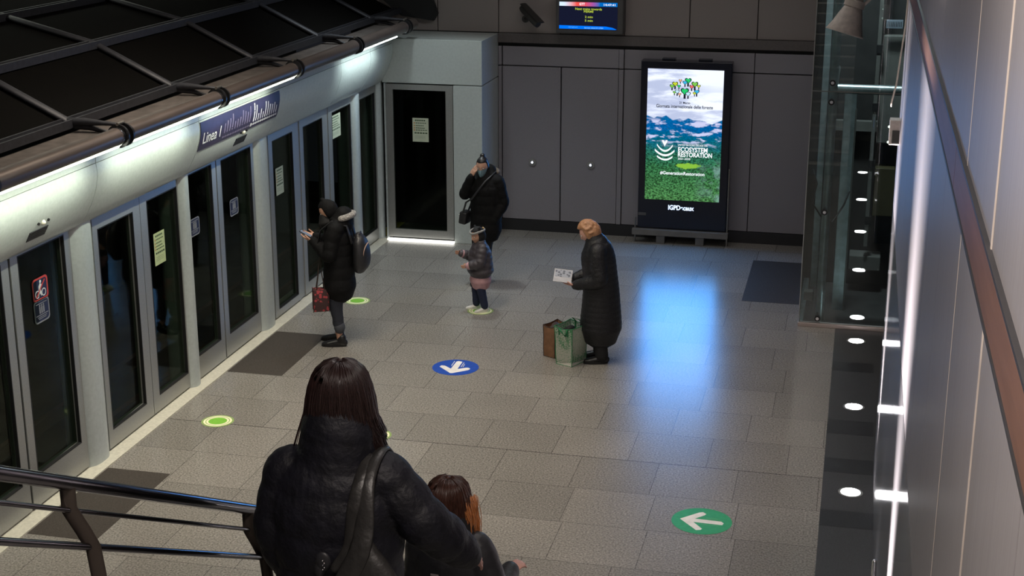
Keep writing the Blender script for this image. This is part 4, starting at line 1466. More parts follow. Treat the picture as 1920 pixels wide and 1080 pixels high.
def head_bm(bm, c, Rm, s=1.0, rx=0.074, ry=0.094, rz=0.114):
    nu, nv = 36, 28
    rows = []
    for j in range(nv + 1):
        th = PI * j / nv
        row = []
        for i in range(nu):
            ph = 2 * PI * i / nu
            dx, dy, dz = math.sin(th) * math.cos(ph), math.sin(th) * math.sin(ph), math.cos(th)
            x, y, z = rx * dx, ry * dy, rz * dz
            if dz < 0:
                f = -dz
                x *= 1 - 0.34 * f ** 1.6
                y *= (1 - 0.04 * f) if dy > 0 else (1 - 0.5 * f)
            if dy > 0.1:
                g = lambda u, su, v, sv: math.exp(-(u / su) ** 2 - (v / sv) ** 2)
                y += 0.020 * g(x, 0.011, z + 0.024, 0.015) + 0.010 * g(x, 0.008, z - 0.003, 0.022)
                y -= 0.008 * (g(x - 0.030, 0.014, z - 0.010, 0.011) + g(x + 0.030, 0.014, z - 0.010, 0.011))
                y += 0.004 * g(x, 0.05, z - 0.030, 0.009) + 0.005 * g(x, 0.020, z + 0.056, 0.006) + 0.005 * g(x, 0.017, z + 0.069, 0.006)
                y -= 0.004 * g(x, 0.02, z + 0.0625, 0.003)
                y += 0.007 * g(x, 0.018, z + 0.096, 0.014)
            row.append(V((x, y, z)) * s)
        rows.append(row)
    top = bm.verts.new(c + Rm @ rows[0][0])
    bot = bm.verts.new(c + Rm @ rows[-1][0])
    vr = [[bm.verts.new(c + Rm @ p) for p in row] for row in rows[1:-1]]
    for a, b in zip(vr, vr[1:]):
        for i in range(nu):
            bm.faces.new((a[i], a[(i + 1) % nu], b[(i + 1) % nu], b[i]))
    for i in range(nu):
        bm.faces.new((top, vr[0][(i + 1) % nu], vr[0][i]))
        bm.faces.new((bot, vr[-1][i], vr[-1][(i + 1) % nu]))
    for sx in (-1, 1):
        ball(bm, c + Rm @ (V((sx * rx * 0.99, -0.008, -0.008)) * s), 0.008 * s, 0.017 * s, 0.030 * s, 12, Rm)


def hand_bm(bm, wr, dr, nr, side, s=1.0, curl=40, thumb=25):
    """palm + five fingers; dr = direction of the hand, nr = palm normal (fingers curl towards it), side +1/-1 = thumb side along dr x nr"""
    dr = V(dr).normalized()
    nr = V(nr)
    nr = (nr - dr * nr.dot(dr)).normalized()
    wv = dr.cross(nr) * side
    tube(bm, [V(wr) - dr * 0.02 * s, V(wr) + dr * 0.02 * s, V(wr) + dr * 0.055 * s, V(wr) + dr * 0.088 * s], [(0.022 * s, 0.017 * s), (0.032 * s, 0.015 * s), (0.040 * s, 0.014 * s), (0.039 * s, 0.011 * s)], 14, ref=wv)
    for k, (off, ln) in enumerate(((0.030, 0.072), (0.0105, 0.080), (-0.0095, 0.075), (-0.0285, 0.058))):
        p = V(wr) + dr * (0.088 - (0.006 if k in (0, 3) else 0)) * s + wv * off * s * 1.06
        d_ = (dr + wv * off * 2.2).normalized()
        pts = [p - d_ * 0.012 * s]
        a = R(curl * (0.75 + 0.1 * k)) / 3
        for j in range(3):
            d_ = (d_ * math.cos(a) + nr * math.sin(a)).normalized()
            p = p + d_ * ln * s * (0.42, 0.32, 0.26)[j]
            pts.append(p.copy())
        tube(bm, pts, [0.0085 * s, 0.0088 * s, 0.0078 * s, 0.0064 * s], 10, ref=wv)
    p = V(wr) + dr * 0.022 * s + wv * 0.026 * s
    d1 = (dr * 0.75 + wv * 0.75 + nr * 0.2).normalized()
    d2 = (dr * 1.0 + wv * 0.25 + nr * math.sin(R(thumb))).normalized()
    tube(bm, [p - d1 * 0.012 * s, p + d1 * 0.032 * s, p + d1 * 0.032 * s + d2 * 0.028 * s, p + d1 * 0.032 * s + d2 * 0.052 * s], [0.013 * s, 0.0105 * s, 0.0095 * s, 0.0075 * s], 10, ref=nr)


def euler(pitch=0, yaw=0, roll=0):
    """pitch > 0 bows the head forward, yaw > 0 turns to the person's left"""
    return M.Rotation(R(yaw), 3, 'Z') @ M.Rotation(R(-pitch), 3, 'X') @ M.Rotation(R(roll), 3, 'Y')


def person(label, loc, rz, H, J, head=(0, 0, 0), skin=None, group=None, voxel=0.0055, hands=None, hs=1.0, shoe_h=0.0):
    t = thing('person', loc, label, 'person', rz=rz, group=group)
    s = H / 1.70
    D = {'pelvis': (0, 0, .93), 'waist': (0, 0, 1.06), 'chest': (0, 0.0, 1.25), 'neck': (0, -0.01, 1.43), 'head': (0, 0.025, 1.582),
         'hipR': (.085, 0, .90), 'kneeR': (.09, .015, .49), 'ankR': (.09, -.025, .085), 'hipL': (-.085, 0, .90), 'kneeL': (-.09, .015, .49), 'ankL': (-.09, -.025, .085),
         'shR': (.165, -.01, 1.375), 'elR': (.205, -.035, 1.09), 'wrR': (.215, .03, .85), 'shL': (-.165, -.01, 1.375), 'elL': (-.205, -.035, 1.09), 'wrL': (-.215, .03, .85)}
    D = {k: V(v) * s for k, v in D.items()}
    for k, v in J.items():
        D[k] = V(v)
    D['s'] = s
    Rm = euler(*head)
    D['Rm'] = Rm
    D['hs'] = hs = hs * (1.0 if s > 0.9 else 0.90) if hs == 1.0 else hs
    bm = new()
    tube(bm, [D['pelvis'] - V((0, 0, .04)) * s, D['pelvis'] + V((0, 0, .03)) * s, D['waist'], D['chest'], D['neck'] - V((0, 0, .07)) * s, D['neck']],
         [(.13 * s, .09 * s), (.145 * s, .10 * s), (.115 * s, .085 * s), (.135 * s, .095 * s), (.12 * s, .075 * s), (.05 * s, .05 * s)], 22)
    hc = D['head']
    nb = hc + Rm @ V((0, -0.02, -0.06)) * hs
    tube(bm, [D['neck'] - V((0, 0, .03)) * s, D['neck'] + V((0, 0, .02)) * s, nb], [.055 * s, .05 * s, .046 * s], 16)
    head_bm(bm, hc, Rm, hs)
    for q in 'RL':
        sg_ = 1 if q == 'R' else -1
        tube(bm, [D['hip' + q], D['hip' + q].lerp(D['knee' + q], .5), D['knee' + q], D['knee' + q].lerp(D['ank' + q], .35), D['ank' + q]], [.082 * s, .07 * s, .05 * s, .05 * s, .034 * s], 16)
        a = D['ank' + q]
        tube(bm, [a + V((0, -.035, -.035)) * s, a + V((sg_ * .005, .05, -.045)) * s, a + V((sg_ * .012, .14, -.058)) * s], [(.03 * s, .032 * s), (.036 * s, .03 * s), (.036 * s, .016 * s)], 14)
        tube(bm, [D['sh' + q] - V((sg_ * .06, 0, 0)) * s, D['sh' + q], D['sh' + q].lerp(D['el' + q], .5), D['el' + q], D['el' + q].lerp(D['wr' + q], .4), D['wr' + q]],
             [.055 * s, .05 * s, .043 * s, .036 * s, .034 * s, .024 * s], 14, ref=(0, 1, 0))
        dflt = ((D['wr' + q] - D['el' + q]), V((-sg_, 0, 0)), 35, 25)
        h_ = (hands or {}).get(q, dflt)
        # thumb side: along dr x nr; a palm turned in with fingers down has the thumb forward
        dr, nr = V(h_[0]).normalized(), V(h_[1])
        nr = (nr - dr * nr.dot(dr)).normalized()
        sd = 1 if q == 'R' else -1
        hand_bm(bm, D['wr' + q], dr, nr, sd, s, h_[2], h_[3])
    D['root'] = t
    D['body'] = fuse('body', bm, skin or m_skin, t, voxel=voxel, it=2, fac=0.4)
    for sx in (-1, 1):
        bm = new()
        ball(bm, hc + Rm @ (V((sx * .030, .078, .010)) * hs), .0115 * hs, .0115 * hs, .008 * hs, 12, Rm)
        e_ = obj('eye', bm, m_eye, t, True, 4)
        bm = new()
        ball(bm, hc + Rm @ (V((sx * .030, .0875, .010)) * hs), .0045 * hs, .003 * hs, .0045 * hs, 10, Rm)
        obj('iris', bm, m_hair_black, e_, True, 4)
    return D


def trousers(D, m, r=(.125, .105, .075, .062, .052), end=0.02, name='trousers', top=0.08):
    s = D['s']
    bm = new()
    tube(bm, [D['pelvis'] - V((0, 0, .06)) * s, D['pelvis'] + V((0, 0, top)) * s], [(.165 * s, .125 * s), (.15 * s, .115 * s)], 22)
    for q in 'RL':
        a = D['ank' + q] + V((0, 0, end))
        garment(bm, [(*D['hip' + q], r[0] * s * .8, r[0] * s * .8), (*D['hip' + q].lerp(D['knee' + q], .5), r[1] * s * .85, r[1] * s * .85), (*D['knee' + q], r[2] * s, r[2] * s), (*D['knee' + q].lerp(a, .5), r[3] * s, r[3] * s), (*a, r[4] * s, r[4] * s)], 0.004, .06, seg=18)
    return fuse(name, bm, m, D['root'], voxel=.010, it=3)


def shoe(D, q, m, ms=None, L=.27, W=.048, high=0.0, name='shoe'):
    s = D['s']
    sg_ = 1 if q == 'R' else -1
    a = D['ank' + q]
    f = V((a.x, a.y, a.z - .085 * s))
    bm = new()
    out = sg_ * .02 * s
    tube(bm, [f + V((0, -.055 * s, .045 * s)), f + V((0, 0.0, .05 * s)), f + V((out * .4, .07 * s, .043 * s)), f + V((out * .8, .14 * s, .034 * s)), f + V((out, .19 * s, .028 * s))],
         [(.034 * s, .04 * s), (.040 * s, .045 * s), (W * s * .92, .036 * s), (W * s, .028 * s), (W * s * .7, .018 * s)], 18, ref=(1, 0, 0))
    tube(bm, [f + V((0, -.015 * s, .05 * s)), f + V((0, -.02 * s, .10 * s + high))], [(.044 * s, .05 * s), (.045 * s, .05 * s)], 16)
    o = fuse(name, bm, m, D['root'], voxel=.006, it=2, fn=lambda c: V((c.x, c.y, max(c.z, f.z + .012 * s))))
    pts = []
    for k in range(24):
        an = 2 * PI * k / 24
        yy = .07 * s + .142 * s * math.sin(an)
        wd = (W * s) * (0.95 + .1 * math.sin(an)) * math.cos(an)
        pts.append((f.x + wd + out * (yy / (.2 * s)), f.y + yy))
    bm = new()
    prism(bm, pts, PZ(f.z + .001), .022 * s)
    obj('sole', bm, ms or m, o, True)
    return o


def coat(D, m, rings, sl, puff=0.012, plen=.11, name='jacket', voxel=.010, extra=None, sleeve_end=0.0, it=4, step=.012):
    """rings of the trunk and sleeve radii (shoulder, upper, elbow, fore, cuff)"""
    bm = new()
    garment(bm, rings, puff, plen, step)
    for q in 'RL':
        sg_ = 1 if q == 'R' else -1
        sh, el, wr = D['sh' + q], D['el' + q], D['wr' + q]
        ref = V((0, 1, 0)) if abs((el - sh).normalized().y) < .8 else V((1, 0, 0))
        garment(bm, [(*(sh - V((sg_ * .07, 0, .02)) * D['s']), sl[0], sl[0]), (*sh, sl[0], sl[0]), (*sh.lerp(el, .5), sl[1], sl[1]), (*el, sl[2], sl[2]), (*el.lerp(wr, .5), sl[3], sl[3]), (*el.lerp(wr, 1.0 + sleeve_end), sl[4], sl[4])], puff * .9, plen * .8, step, 20, ref)
    if extra:
        extra(bm)
    return fuse(name, bm, m, D['root'], voxel=voxel, it=it)


def hair_strands(D, m, strands, r=.0022, name='hair', seg=3, parent=None):
    bm = new()
    for pts in strands:
        tube(bm, pts, [r] * (len(pts) - 1) + [r * .4], seg, ref=(.3, .5, .8), flat=True)
    return obj(name, bm, m, parent or D['root'], True, 4)


def cap_hair(D, bm, grow=1.10, front=.30, low=-.35, seg=30):
    """hair shell over the skull: the head ellipsoid, a little bigger, without the face"""
    hs, Rm, c = D['hs'], D['Rm'], D['head']
    nu, nv = seg, 20
    rows = []
    for j in range(nv + 1):
        th = PI * 0.70 * j / nv
        row = []
        for i in range(nu):
            ph = 2 * PI * i / nu
            dx, dy, dz = math.sin(th) * math.cos(ph), math.sin(th) * math.sin(ph), math.cos(th)
            g = grow
            if dy > .25 and dz < .62:      # stay behind the hairline on the face
                g *= max(0.55, 1 - (dy - .25) * 1.1)
            row.append(c + Rm @ (V((.076 * dx, .096 * dy - .006, .116 * dz)) * hs * g))
        rows.append(row)
    top = bm.verts.new(rows[0][0])
    vr = [[bm.verts.new(p) for p in row] for row in rows[1:]]
    for a, b in zip(vr, vr[1:]):
        for i in range(nu):
            bm.faces.new((a[i], a[(i + 1) % nu], b[(i + 1) % nu], b[i]))
    for i in range(nu):
        bm.faces.new((top, vr[0][(i + 1) % nu], vr[0][i]))
    bm.faces.new(vr[-1])


# --- long-haired woman in the foreground, going down the stair ----------------
y0 = 4.985
zf = stair_z(y0)
H = 1.66
D = person('long-haired person in black puffer jacket with shoulder bag, seen from behind on the stair', (-1.862, y0, zf), R(2), H,
           {'kneeR': (.10, .10, .40), 'ankR': (.10, .20, -.078), 'hipR': (.085, .0, .87), 'shR': (.195, -.01, 1.245), 'shL': (-.185, -.01, 1.24),
            'elR': (.345, -.01, 1.075), 'wrR': (.475, .15, .87), 'elL': (-.235, -.035, 1.04), 'wrL': (-.222, .0, .825), 'head': (0.022, .02, 1.572), 'neck': (.01, -.01, 1.37), 'chest': (0, 0, 1.18)},
           head=(4, -3, 0), hands={'R': ((.35, .75, -.5), (-.6, .2, -.6), 45, 25), 'L': ((.1, .35, -1), (1, 0, 0), 40, 20)}, skin=m_skin_pink)
trousers(D, m_trouser)
for q in 'RL':
    shoe(D, q, m_shoe, high=.05, name='boot')


def fg_extra(bm):
    garment(bm, [(.01, -.012, 1.27, .195, .15), (.012, -.012, 1.325, .158, .142), (.016, -.008, 1.38, .150, .138), (.018, -.006, 1.43, .147, .136), (.020, -.004, 1.465, .142, .134)], .004, .07, .01, 30)


jk = coat(D, m_puffer, [(0, .0, .74, .225, .185), (0, -.005, .80, .25, .20), (0, -.01, .95, .258, .205), (0, -.015, 1.08, .262, .20), (0, -.015, 1.19, .25, .185), (0, -.012, 1.265, .215, .16), (0, -.01, 1.315, .16, .135)],
          (.100, .100, .096, .090, .062), puff=.012, plen=.155, voxel=.008, extra=fg_extra, it=5)
for q, sg_ in (('R', 1), ('L', -1)):
    bm = new()
    wr, el = D['wr' + q], D['el' + q]
    tube(bm, [el.lerp(wr, .93), el.lerp(wr, 1.06)], [.043, .040], 18, ref=(0, 1, 0))
    obj('cuff', bm, m_pink if q == 'L' else m_puffer, D['root'], True, 4)
hs, Rm, c = D['hs'], D['Rm'], D['head']
bm = new()
HP = [(.127, .010, .010), (.124, .032, .031), (.113, .062, .062), (.085, .092, .094), (.045, .111, .112), (0, .122, .118), (-.05, .132, .120), (-.10, .138, .118), (-.13, .132, .112)]
garment(bm, [(*(c + V((0, -.012, z_))), a_, b_) for z_, a_, b_ in HP], 0, .1, .008, 30)
hair = fuse('hair', bm, m_hair, D['root'], voxel=.006, it=2)


def hp(z_):
    for (za, xa, ya), (zb, xb, yb) in zip(HP, HP[1:]):
        if za >= z_ >= zb:
            f = (za - z_) / (za - zb)
            return xa + (xb - xa) * f, ya + (yb - ya) * f
    return (HP[0] if z_ > 0 else HP[-1])[1:]


st_ = []
rng = random.Random(3)
for k in range(760):
    ph = rng.uniform(0, 2 * PI)
    if 1.15 < ph < 2.0:
        continue
    side, back = math.cos(ph), math.sin(ph)
    j = rng.uniform(-.001, .007)
    pts = []
    for z_ in (.1268, .1245, .113, .09, .06, .02, -.03, -.08):
        a_, b_ = hp(z_)
        pts.append(c + V(((a_ + j) * side + rng.uniform(-.002, .002), (b_ + j) * back - .012, z_ + j)))
    base = pts[-1]
    if back < -.2 and abs(side) < .8:
        pts.append(base + V((side * .004, back * .002, -.035)))
    else:
        ln = rng.uniform(.08, .22)
        for q in range(1, 6):
            f = q / 5
            pts.append(base + V((side * .028 * f + rng.uniform(-.003, .003), .035 * f * f, -ln * f)))
    st_.append(pts)
for k in range(34):
    sx = -1 if k < 20 else 1
    j = rng.uniform(0, .03)
    g_ = .8 if sx < 0 else .35
    st_.append([c + V((sx * .118, -.02, -.02)), c + V((sx * (.132 + j * .4), -.025, -.08)), c + V((sx * (.142 + j * g_), -.02, -.14)), c + V((sx * (.150 + j * g_ * 1.5), -.02, -.20)), c + V((sx * (.155 + j * 2 * g_), -.03, -.26))])
hair_strands(D, m_hair, st_, .0019, 'hair_strands', parent=hair)

# her shoulder bag
bt = thing('shoulder_bag', (-1.70, y0 - .2, zf + 1.0), 'slouchy black shoulder bag hanging on the long-haired person', 'bag')
wx, wy, wz = -1.862, y0, zf
bm = new()
pts = [(.155, -.205, .99), (.12, -.225, .90), (.11, -.235, .78), (.115, -.23, .66)]
garment(bm, [(wx + .165, wy - .215, wz + 1.13, .022, .02), (wx + .175, wy - .235, wz + 1.06, .055, .035), (wx + .195, wy - .25, wz + .97, .105, .05), (wx + .21, wy - .26, wz + .86, .155, .062), (wx + .215, wy - .265, wz + .74, .19, .07), (wx + .21, wy - .26, wz + .62, .20, .075), (wx + .20, wy - .255, wz + .54, .18, .065)], .0, .1, .02, 30)
fuse('bag_body', bm, m_bag, bt, local=False, voxel=.009, it=4)


def ribbon(name, pts, wds, m_, parent, th=.006, nrm=(0, -1, 0), smooth=4):
    bm = new()
    fine = [V(lerp_list([tuple(p) for p in pts], k / 24)) for k in range(25)]
    wf = [lerp_list([(q,) for q in wds], k / 24)[0] for k in range(25)]
    tube(bm, fine, [(q, th) for q in wf], 14, ref=V(nrm).cross((0, 0, 1)))
    return obj(name, bm, m_, parent, smooth=smooth)


W0 = V((wx, wy, wz))
ribbon('strap', [W0 + V(p) for p in ((.180, .15, 1.22), (.182, .05, 1.345), (.180, -.06, 1.352), (.178, -.150, 1.30), (.182, -.205, 1.22), (.186, -.235, 1.14), (.178, -.272, 1.06), (.135, -.300, .96), (.08, -.318, .82), (.05, -.322, .66))],
       [.022, .024, .026, .028, .034, .038, .040, .044, .050, .055], m_bag, bt, .010)
ribbon('strap_fold', [W0 + V(p) for p in ((.152, -.06, 1.358), (.148, -.150, 1.305), (.140, -.210, 1.22), (.132, -.228, 1.13), (.12, -.243, 1.05), (.07, -.26, .97))], [.018, .024, .026, .024, .022, .018], m_bag, bt, .008)
bm = new()
ball(bm, W0 + V((.03, -.262, 1.0)), .032, .014, .04)
ball(bm, W0 + V((.015, -.262, .965)), .022, .012, .03)
tg = obj('charm', bm, m_leather, bt, smooth=4)
bm = new()
for k in range(5):
    ball(bm, W0 + V((.033 + .006 * (k % 2), -.277, 1.01 - .009 * k)), .0035)
obj('charm_beads', bm, m_chrome, tg, smooth=4)

# --- child in front of her -----------------------------------------------------
y1 = 5.60
zc = stair_z(y1)
H = 1.31
D = person('child with brown hair in black jacket walking down the stair beside the long-haired person', (-1.585, y1, zc), R(-6), H,
           {'kneeR': (.07, .10, .30), 'ankR': (.07, .17, -.095), 'shR': (.125, -.01, 1.01), 'shL': (-.125, -.01, 1.01), 'elR': (.225, -.02, .80), 'wrR': (.215, .155, .835),
            'elL': (-.16, .0, .80), 'wrL': (-.17, .10, .65), 'head': (-.012, .02, 1.185), 'neck': (0, -.01, 1.06)},
           head=(8, -12, 0), hands={'R': ((.25, .9, .1), (-.2, .1, -1), 60, 30)}, skin=m_skin_pink, hs=.93)
trousers(D, m_trouser)
for q in 'RL':
    shoe(D, q, m_shoe, name='shoe')


def kid_extra(bm):
    garment(bm, [(0, -.01, 1.03, .095, .085), (0, -.01, 1.075, .085, .082), (0, -.01, 1.105, .085, .082)], .008, .035, .01, 24)


coat(D, m_leather, [(0, 0, .57, .165, .135), (0, 0, .68, .165, .135), (0, -.005, .82, .165, .13), (0, -.01, .93, .16, .12), (0, -.01, 1.0, .13, .10), (0, -.01, 1.045, .08, .075)],
     (.07, .068, .062, .055, .045), puff=.003, plen=.09, voxel=.008, extra=kid_extra)
c, Rm, hs = D['head'], D['Rm'], D['hs']
bm = new()
HP = [(.121, .009, .009), (.119, .028, .028), (.109, .058, .06), (.08, .083, .09), (.03, .096, .104), (-.02, .100, .102), (-.065, .098, .096), (-.105, .085, .08)]
garment(bm, [(*(c + V((0, -.012, z_))), a_, b_) for z_, a_, b_ in HP], 0, .1, .008, 26)
hair = fuse('hair', bm, m_hair_brown, D['root'], voxel=.006, it=2)
st_ = []
for k in range(420):
    ph = rng.uniform(0, 2 * PI)
    if 1.0 < ph < 2.1:
        continue
    sd, bk = math.cos(ph), math.sin(ph)
    j = rng.uniform(-.001, .006)
    pts = []
    for z_ in (.1208, .119, .107, .085, .05, .01, -.04, -.085):
        a_, b_ = hp(z_)
        pts.append(c + V(((a_ + j) * sd + rng.uniform(-.002, .002), (b_ + j) * bk - .012, z_ + j)))
    pts.append(pts[-1] + V((sd * .004, 0, -.04 - .03 * rng.random())))
    st_.append(pts)
hair_strands(D, m_hair_brown, st_, .0018, 'hair_strands', parent=hair)
st_ = []
for k in range(170):
    j, l = rng.uniform(-1, 1), rng.uniform(.10, .25)
    w_ = rng.uniform(-.03, .03)
    b = c + Rm @ V((.090 + rng.uniform(-.004, .010), .015 + .05 * j, .05 * rng.random()))
    st_.append([b + V((.020 * math.sin(f * 2.6) + w_ * f ** 1.5 + rng.uniform(-.001, .001), -.025 * f - .015 * j * f, -l * f)) for f in (0, .17, .34, .5, .67, .84, 1.0)])
hair_strands(D, m_hair_copper, st_, .0017, 'copper_side_hair', parent=hair)
bm = new()
garment(bm, [(0, -.012, 1.03, .10, .09), (0, -.012, 1.065, .115, .105), (0, -.008, 1.10, .112, .104), (0, -.002, 1.125, .098, .095)], .004, .03, .01, 24)
fuse('scarf', bm, m_trouser, D['root'], voxel=.008, it=3)
T = M(((1, 0, 0, -.018), (0, 0, -1, -.137), (0, 1, 0, .84), (0, 0, 0, 1)))
bm = new()
for k in range(11):
    wd = .028 - .0016 * k
    prism(bm, rect(-.012 - wd * .3, -.012 + wd, .075 - .017 * k, .083 - .017 * k), T, .003)
obj('back_print', bm, mat('faded_print', (0.34, 0.30, 0.30), 0.6), D['root'], True)

# --- person with phone by the glass doors ------------------------------------------
H = 1.68
D = person('person in black hooded parka looking at a phone by the platform doors, carrying a backpack', (-5.475, 14.95, 0), R(96), H,
           {'kneeL': (-.075, .03, .47), 'ankL': (-.085, -.005, .085), 'kneeR': (.07, .06, .475), 'ankR': (.085, .055, .085), 'neck': (0, .03, 1.42), 'head': (0, .10, 1.535), 'chest': (0, .01, 1.24),
            'elR': (.215, .07, 1.08), 'wrR': (.085, .27, 1.215), 'elL': (-.215, .06, 1.08), 'wrL': (-.06, .265, 1.20)},
           head=(34, 0, 0), hands={'R': ((-.35, .8, .25), (-.5, -.1, .8), 45, 30), 'L': ((.2, .85, .2), (.4, -.1, .8), 45, 30)})
trousers(D, m_jeans, (.125, .11, .078, .064, .056), end=.115, name='jeans')
for q in 'RL':
    bm = new()
    a = D['ank' + q] + V((0, 0, .125))
    tube(bm, [a, a + V((0, 0, .03))], [.062, .063], 18)
    obj('jeans_cuff', bm, mat('jeans_cuff', (0.06, 0.065, 0.08), 0.8), D['root'], True, 4)
    shoe(D, q, m_shoe, L=.27)


def hood_extra(bm):
    garment(bm, [(0, -.03, 1.36, .15, .13), (0, -.05, 1.43, .15, .13), (0, -.07, 1.48, .125, .105)], .01, .05, .012, 26)


coat(D, m_black_coat, [(0, 0, .66, .215, .185), (0, 0, .80, .205, .175), (0, 0, .98, .20, .165), (0, .0, 1.12, .205, .165), (0, .0, 1.26, .205, .16), (0, .01, 1.36, .165, .13), (0, .02, 1.42, .10, .09)],
     (.088, .082, .075, .066, .05), puff=.008, plen=.13, name='parka', extra=hood_extra)
bm = new()
ring = []
for k in range(15):
    a = PI * (1.02 + .96 * k / 14)
    ring.append(V((.125 * math.cos(a), -.065 + .115 * math.sin(a), 1.475 + .03 * math.sin(a * 1.0) * -1)))
tube(bm, ring, [.035] * 15, 14, ref=(0, 0, 1))
fuse('fur_trim', bm, m_fur, D['root'], voxel=.008, it=2)
c, Rm, hs = D['head'], D['Rm'], D['hs']
bm = new()
cap_hair(D, bm, 1.13)
ball(bm, c + Rm @ V((0, -.03, .0)), .082, .085, .10)
ball(bm, c + Rm @ V((0, -.02, .135)), .026, .026, .022)
fuse('knit_cap', bm, m_black_coat, D['root'], voxel=.008, it=3)
bm = new()
tube(bm, [c + V((0, .035, -.08)), c + V((0, .02, -.125))], [(.075, .07), (.10, .095)], 18)
fuse('scarf', bm, m_trouser, D['root'], voxel=.009, it=3)
RW = ROOTM[D['root'].name]
ph = thing('mobile_phone', RW @ V((.01, .37, 1.25)), 'mobile phone held by the person in the black parka', 'phone')
T = RW @ M.Translation((.015, .365, 1.262)) @ M.Rotation(R(28), 4, 'X')
bm = box(new(), -.036, .036, -.072, .072, -.004, .004, T)
obj('case', bm, m_phone, ph)
bm = box(new(), -.033, .033, -.066, .066, .004, .005, T)
obj('screen', bm, m_phone_screen, ph)
bp = thing('backpack', RW @ V((0, -.25, 1.07)), 'black backpack with pale zip on the back of the phone user', 'backpack')
bm = new()
T = RW
pts = [(0, -.245, .90, .135, .065), (0, -.262, .96, .15, .085), (0, -.265, 1.08, .15, .085), (0, -.25, 1.20, .12, .07), (0, -.235, 1.26, .07, .045)]
garment(bm, [(*(T @ V(p[:3])), p[3], p[4]) for p in pts], 0, .1, .015, 26, ref=(0, 1, 0))
body = fuse('pack', bm, m_leather, bp, local=False, voxel=.008, it=3)
bm = new()
arc = [T @ V((.105 * math.cos(a) * 1.1, -.335 + .03 * abs(math.cos(a)) ** 2, 1.06 + .125 * math.sin(a))) for a in [PI * k / 16 for k in range(17)]]
tube(bm, arc, .006, 8)
obj('zip', bm, mat('pale_zip', (0.42, 0.28, 0.22), 0.4), bp, smooth=4)
bm = new()
tube(bm, [T @ V((-.05, -.23, 1.25)), T @ V((-.04, -.25, 1.30)), T @ V((.04, -.25, 1.30)), T @ V((.05, -.23, 1.25))], .009, 8)
obj('grab_handle', bm, m_leather, bp, smooth=4)
for sx in (-1, 1):
    bm = new()
    tube(bm, [T @ V((sx * .10, -.18, 1.20)), T @ V((sx * .115, -.13, 1.40)), T @ V((sx * .12, .03, 1.45)), T @ V((sx * .13, .16, 1.34)), T @ V((sx * .14, .19, 1.20))], [(.026, .008)] * 5, 10, ref=(0, 1, 0))
    obj('shoulder_strap', bm, m_leather, bp, smooth=4)
rb = thing('red_bag', RW @ V((-.12, .19, .42)), 'small red and black patterned bag hanging in front of the phone user', 'bag')
bm = bbox(-.062, .062, -.085, .085, 0, .255, .012)
T = RW @ M.Translation((-.13, .185, .425)) @ M.Rotation(R(18), 4, 'Z')
bm.transform(T)
obj('bag_body', bm, m_redbag, rb, smooth=.6)
for sx in (-1, 1):
    bm = new()
    tube(bm, [T @ V((.05 * sx, -.045, .25)), T @ V((.03 * sx, -.02, .42)), T @ V((.01 * sx, 0, .64)), T @ V((.03 * sx, .02, .42)), T @ V((.05 * sx, .045, .25))], .005, 8)
    obj('handle', bm, m_bagtrim, rb, smooth=4)
bm = new()
for (a, b) in ((-.064, -.087), (.064, -.087), (-.064, .087), (.064, .087)):
    tube(bm, [T @ V((a, b, .0)), T @ V((a, b, .255))], .004, 6)
obj('edge_binding', bm, m_bagtrim, rb)

# --- masked person standing behind the child -----------------------------------------
H = 1.67
D = person('person in black jacket and pale blue surgical mask, hand raised to the face', (-4.47, 17.62, 0), R(168), H,
           {'head': (0.02, .05, 1.545), 'neck': (0, .0, 1.42), 'elR': (.25, .09, 1.17), 'wrR': (.135, .135, 1.415), 'elL': (-.225, -.03, 1.08), 'wrL': (-.145, .07, .86), 'hipR': (.10, 0, .885), 'hipL': (-.05, 0, .885), 'kneeR': (.11, .015, .48), 'kneeL': (-.01, .015, .48), 'ankR': (.10, -.02, .085), 'ankL': (.0, .0, .085)},
           head=(18, 8, 0), hands={'R': ((-.45, .0, .9), (-.4, -.5, .2), 40, 20), 'L': ((.55, .0, -.8), (.3, -1, 0), 30, 20)})
trousers(D, m_trouser)
for q in 'RL':
    shoe(D, q, m_shoe, name='boot', high=.06)
coat(D, m_black_coat, [(0, 0, .70, .205, .165), (0, 0, .82, .205, .165), (0, 0, .98, .20, .16), (0, 0, 1.14, .205, .16), (0, 0, 1.27, .205, .155), (0, 0, 1.36, .165, .125), (0, 0, 1.43, .10, .095)],
     (.086, .082, .075, .066, .05), puff=.008, plen=.12, name='jacket', extra=lambda bm: garment(bm, [(0, -.03, 1.36, .15, .12), (0, -.05, 1.42, .15, .12), (0, -.06, 1.46, .125, .10)], .01, .05, .012, 24))
bm = new()
tube(bm, [V((.13 * math.cos(a), -.06 + .11 * math.sin(a), 1.45 - .02 * math.sin(a))) for a in [PI * (1.0 + k / 14) for k in range(15)]], .030, 12, ref=(0, 0, 1))
fuse('fur_trim', bm, m_fur_brown, D['root'], voxel=.008, it=2)
c, Rm, hs = D['head'], D['Rm'], D['hs']
bm = new()
cap_hair(D, bm, 1.08)
ball(bm, c + Rm @ V((0, -.045, .125)), .035, .035, .028)
ball(bm, c + Rm @ V((0, -.05, -.03)), .065, .05, .07)
fuse('hair', bm, m_hair_black, D['root'], voxel=.007, it=3)
bm = new()
rows = []
for j in range(9):
    row = []
    for i in range(17):
        u_, v_ = i / 8 - 1, j / 8
        zz = .0 - .105 * v_
        half = .070 - .02 * v_
        x = half * u_
        y_ = .105 * math.sqrt(max(0, 1 - (u_ * .93) ** 2)) - .012 * v_ ** 2 + .018 * math.exp(-(u_ / .3) ** 2) * (1 - abs(v_ - .35))
        row.append(bm.verts.new(c + Rm @ (V((x, y_, zz)) * hs)))
    rows.append(row)
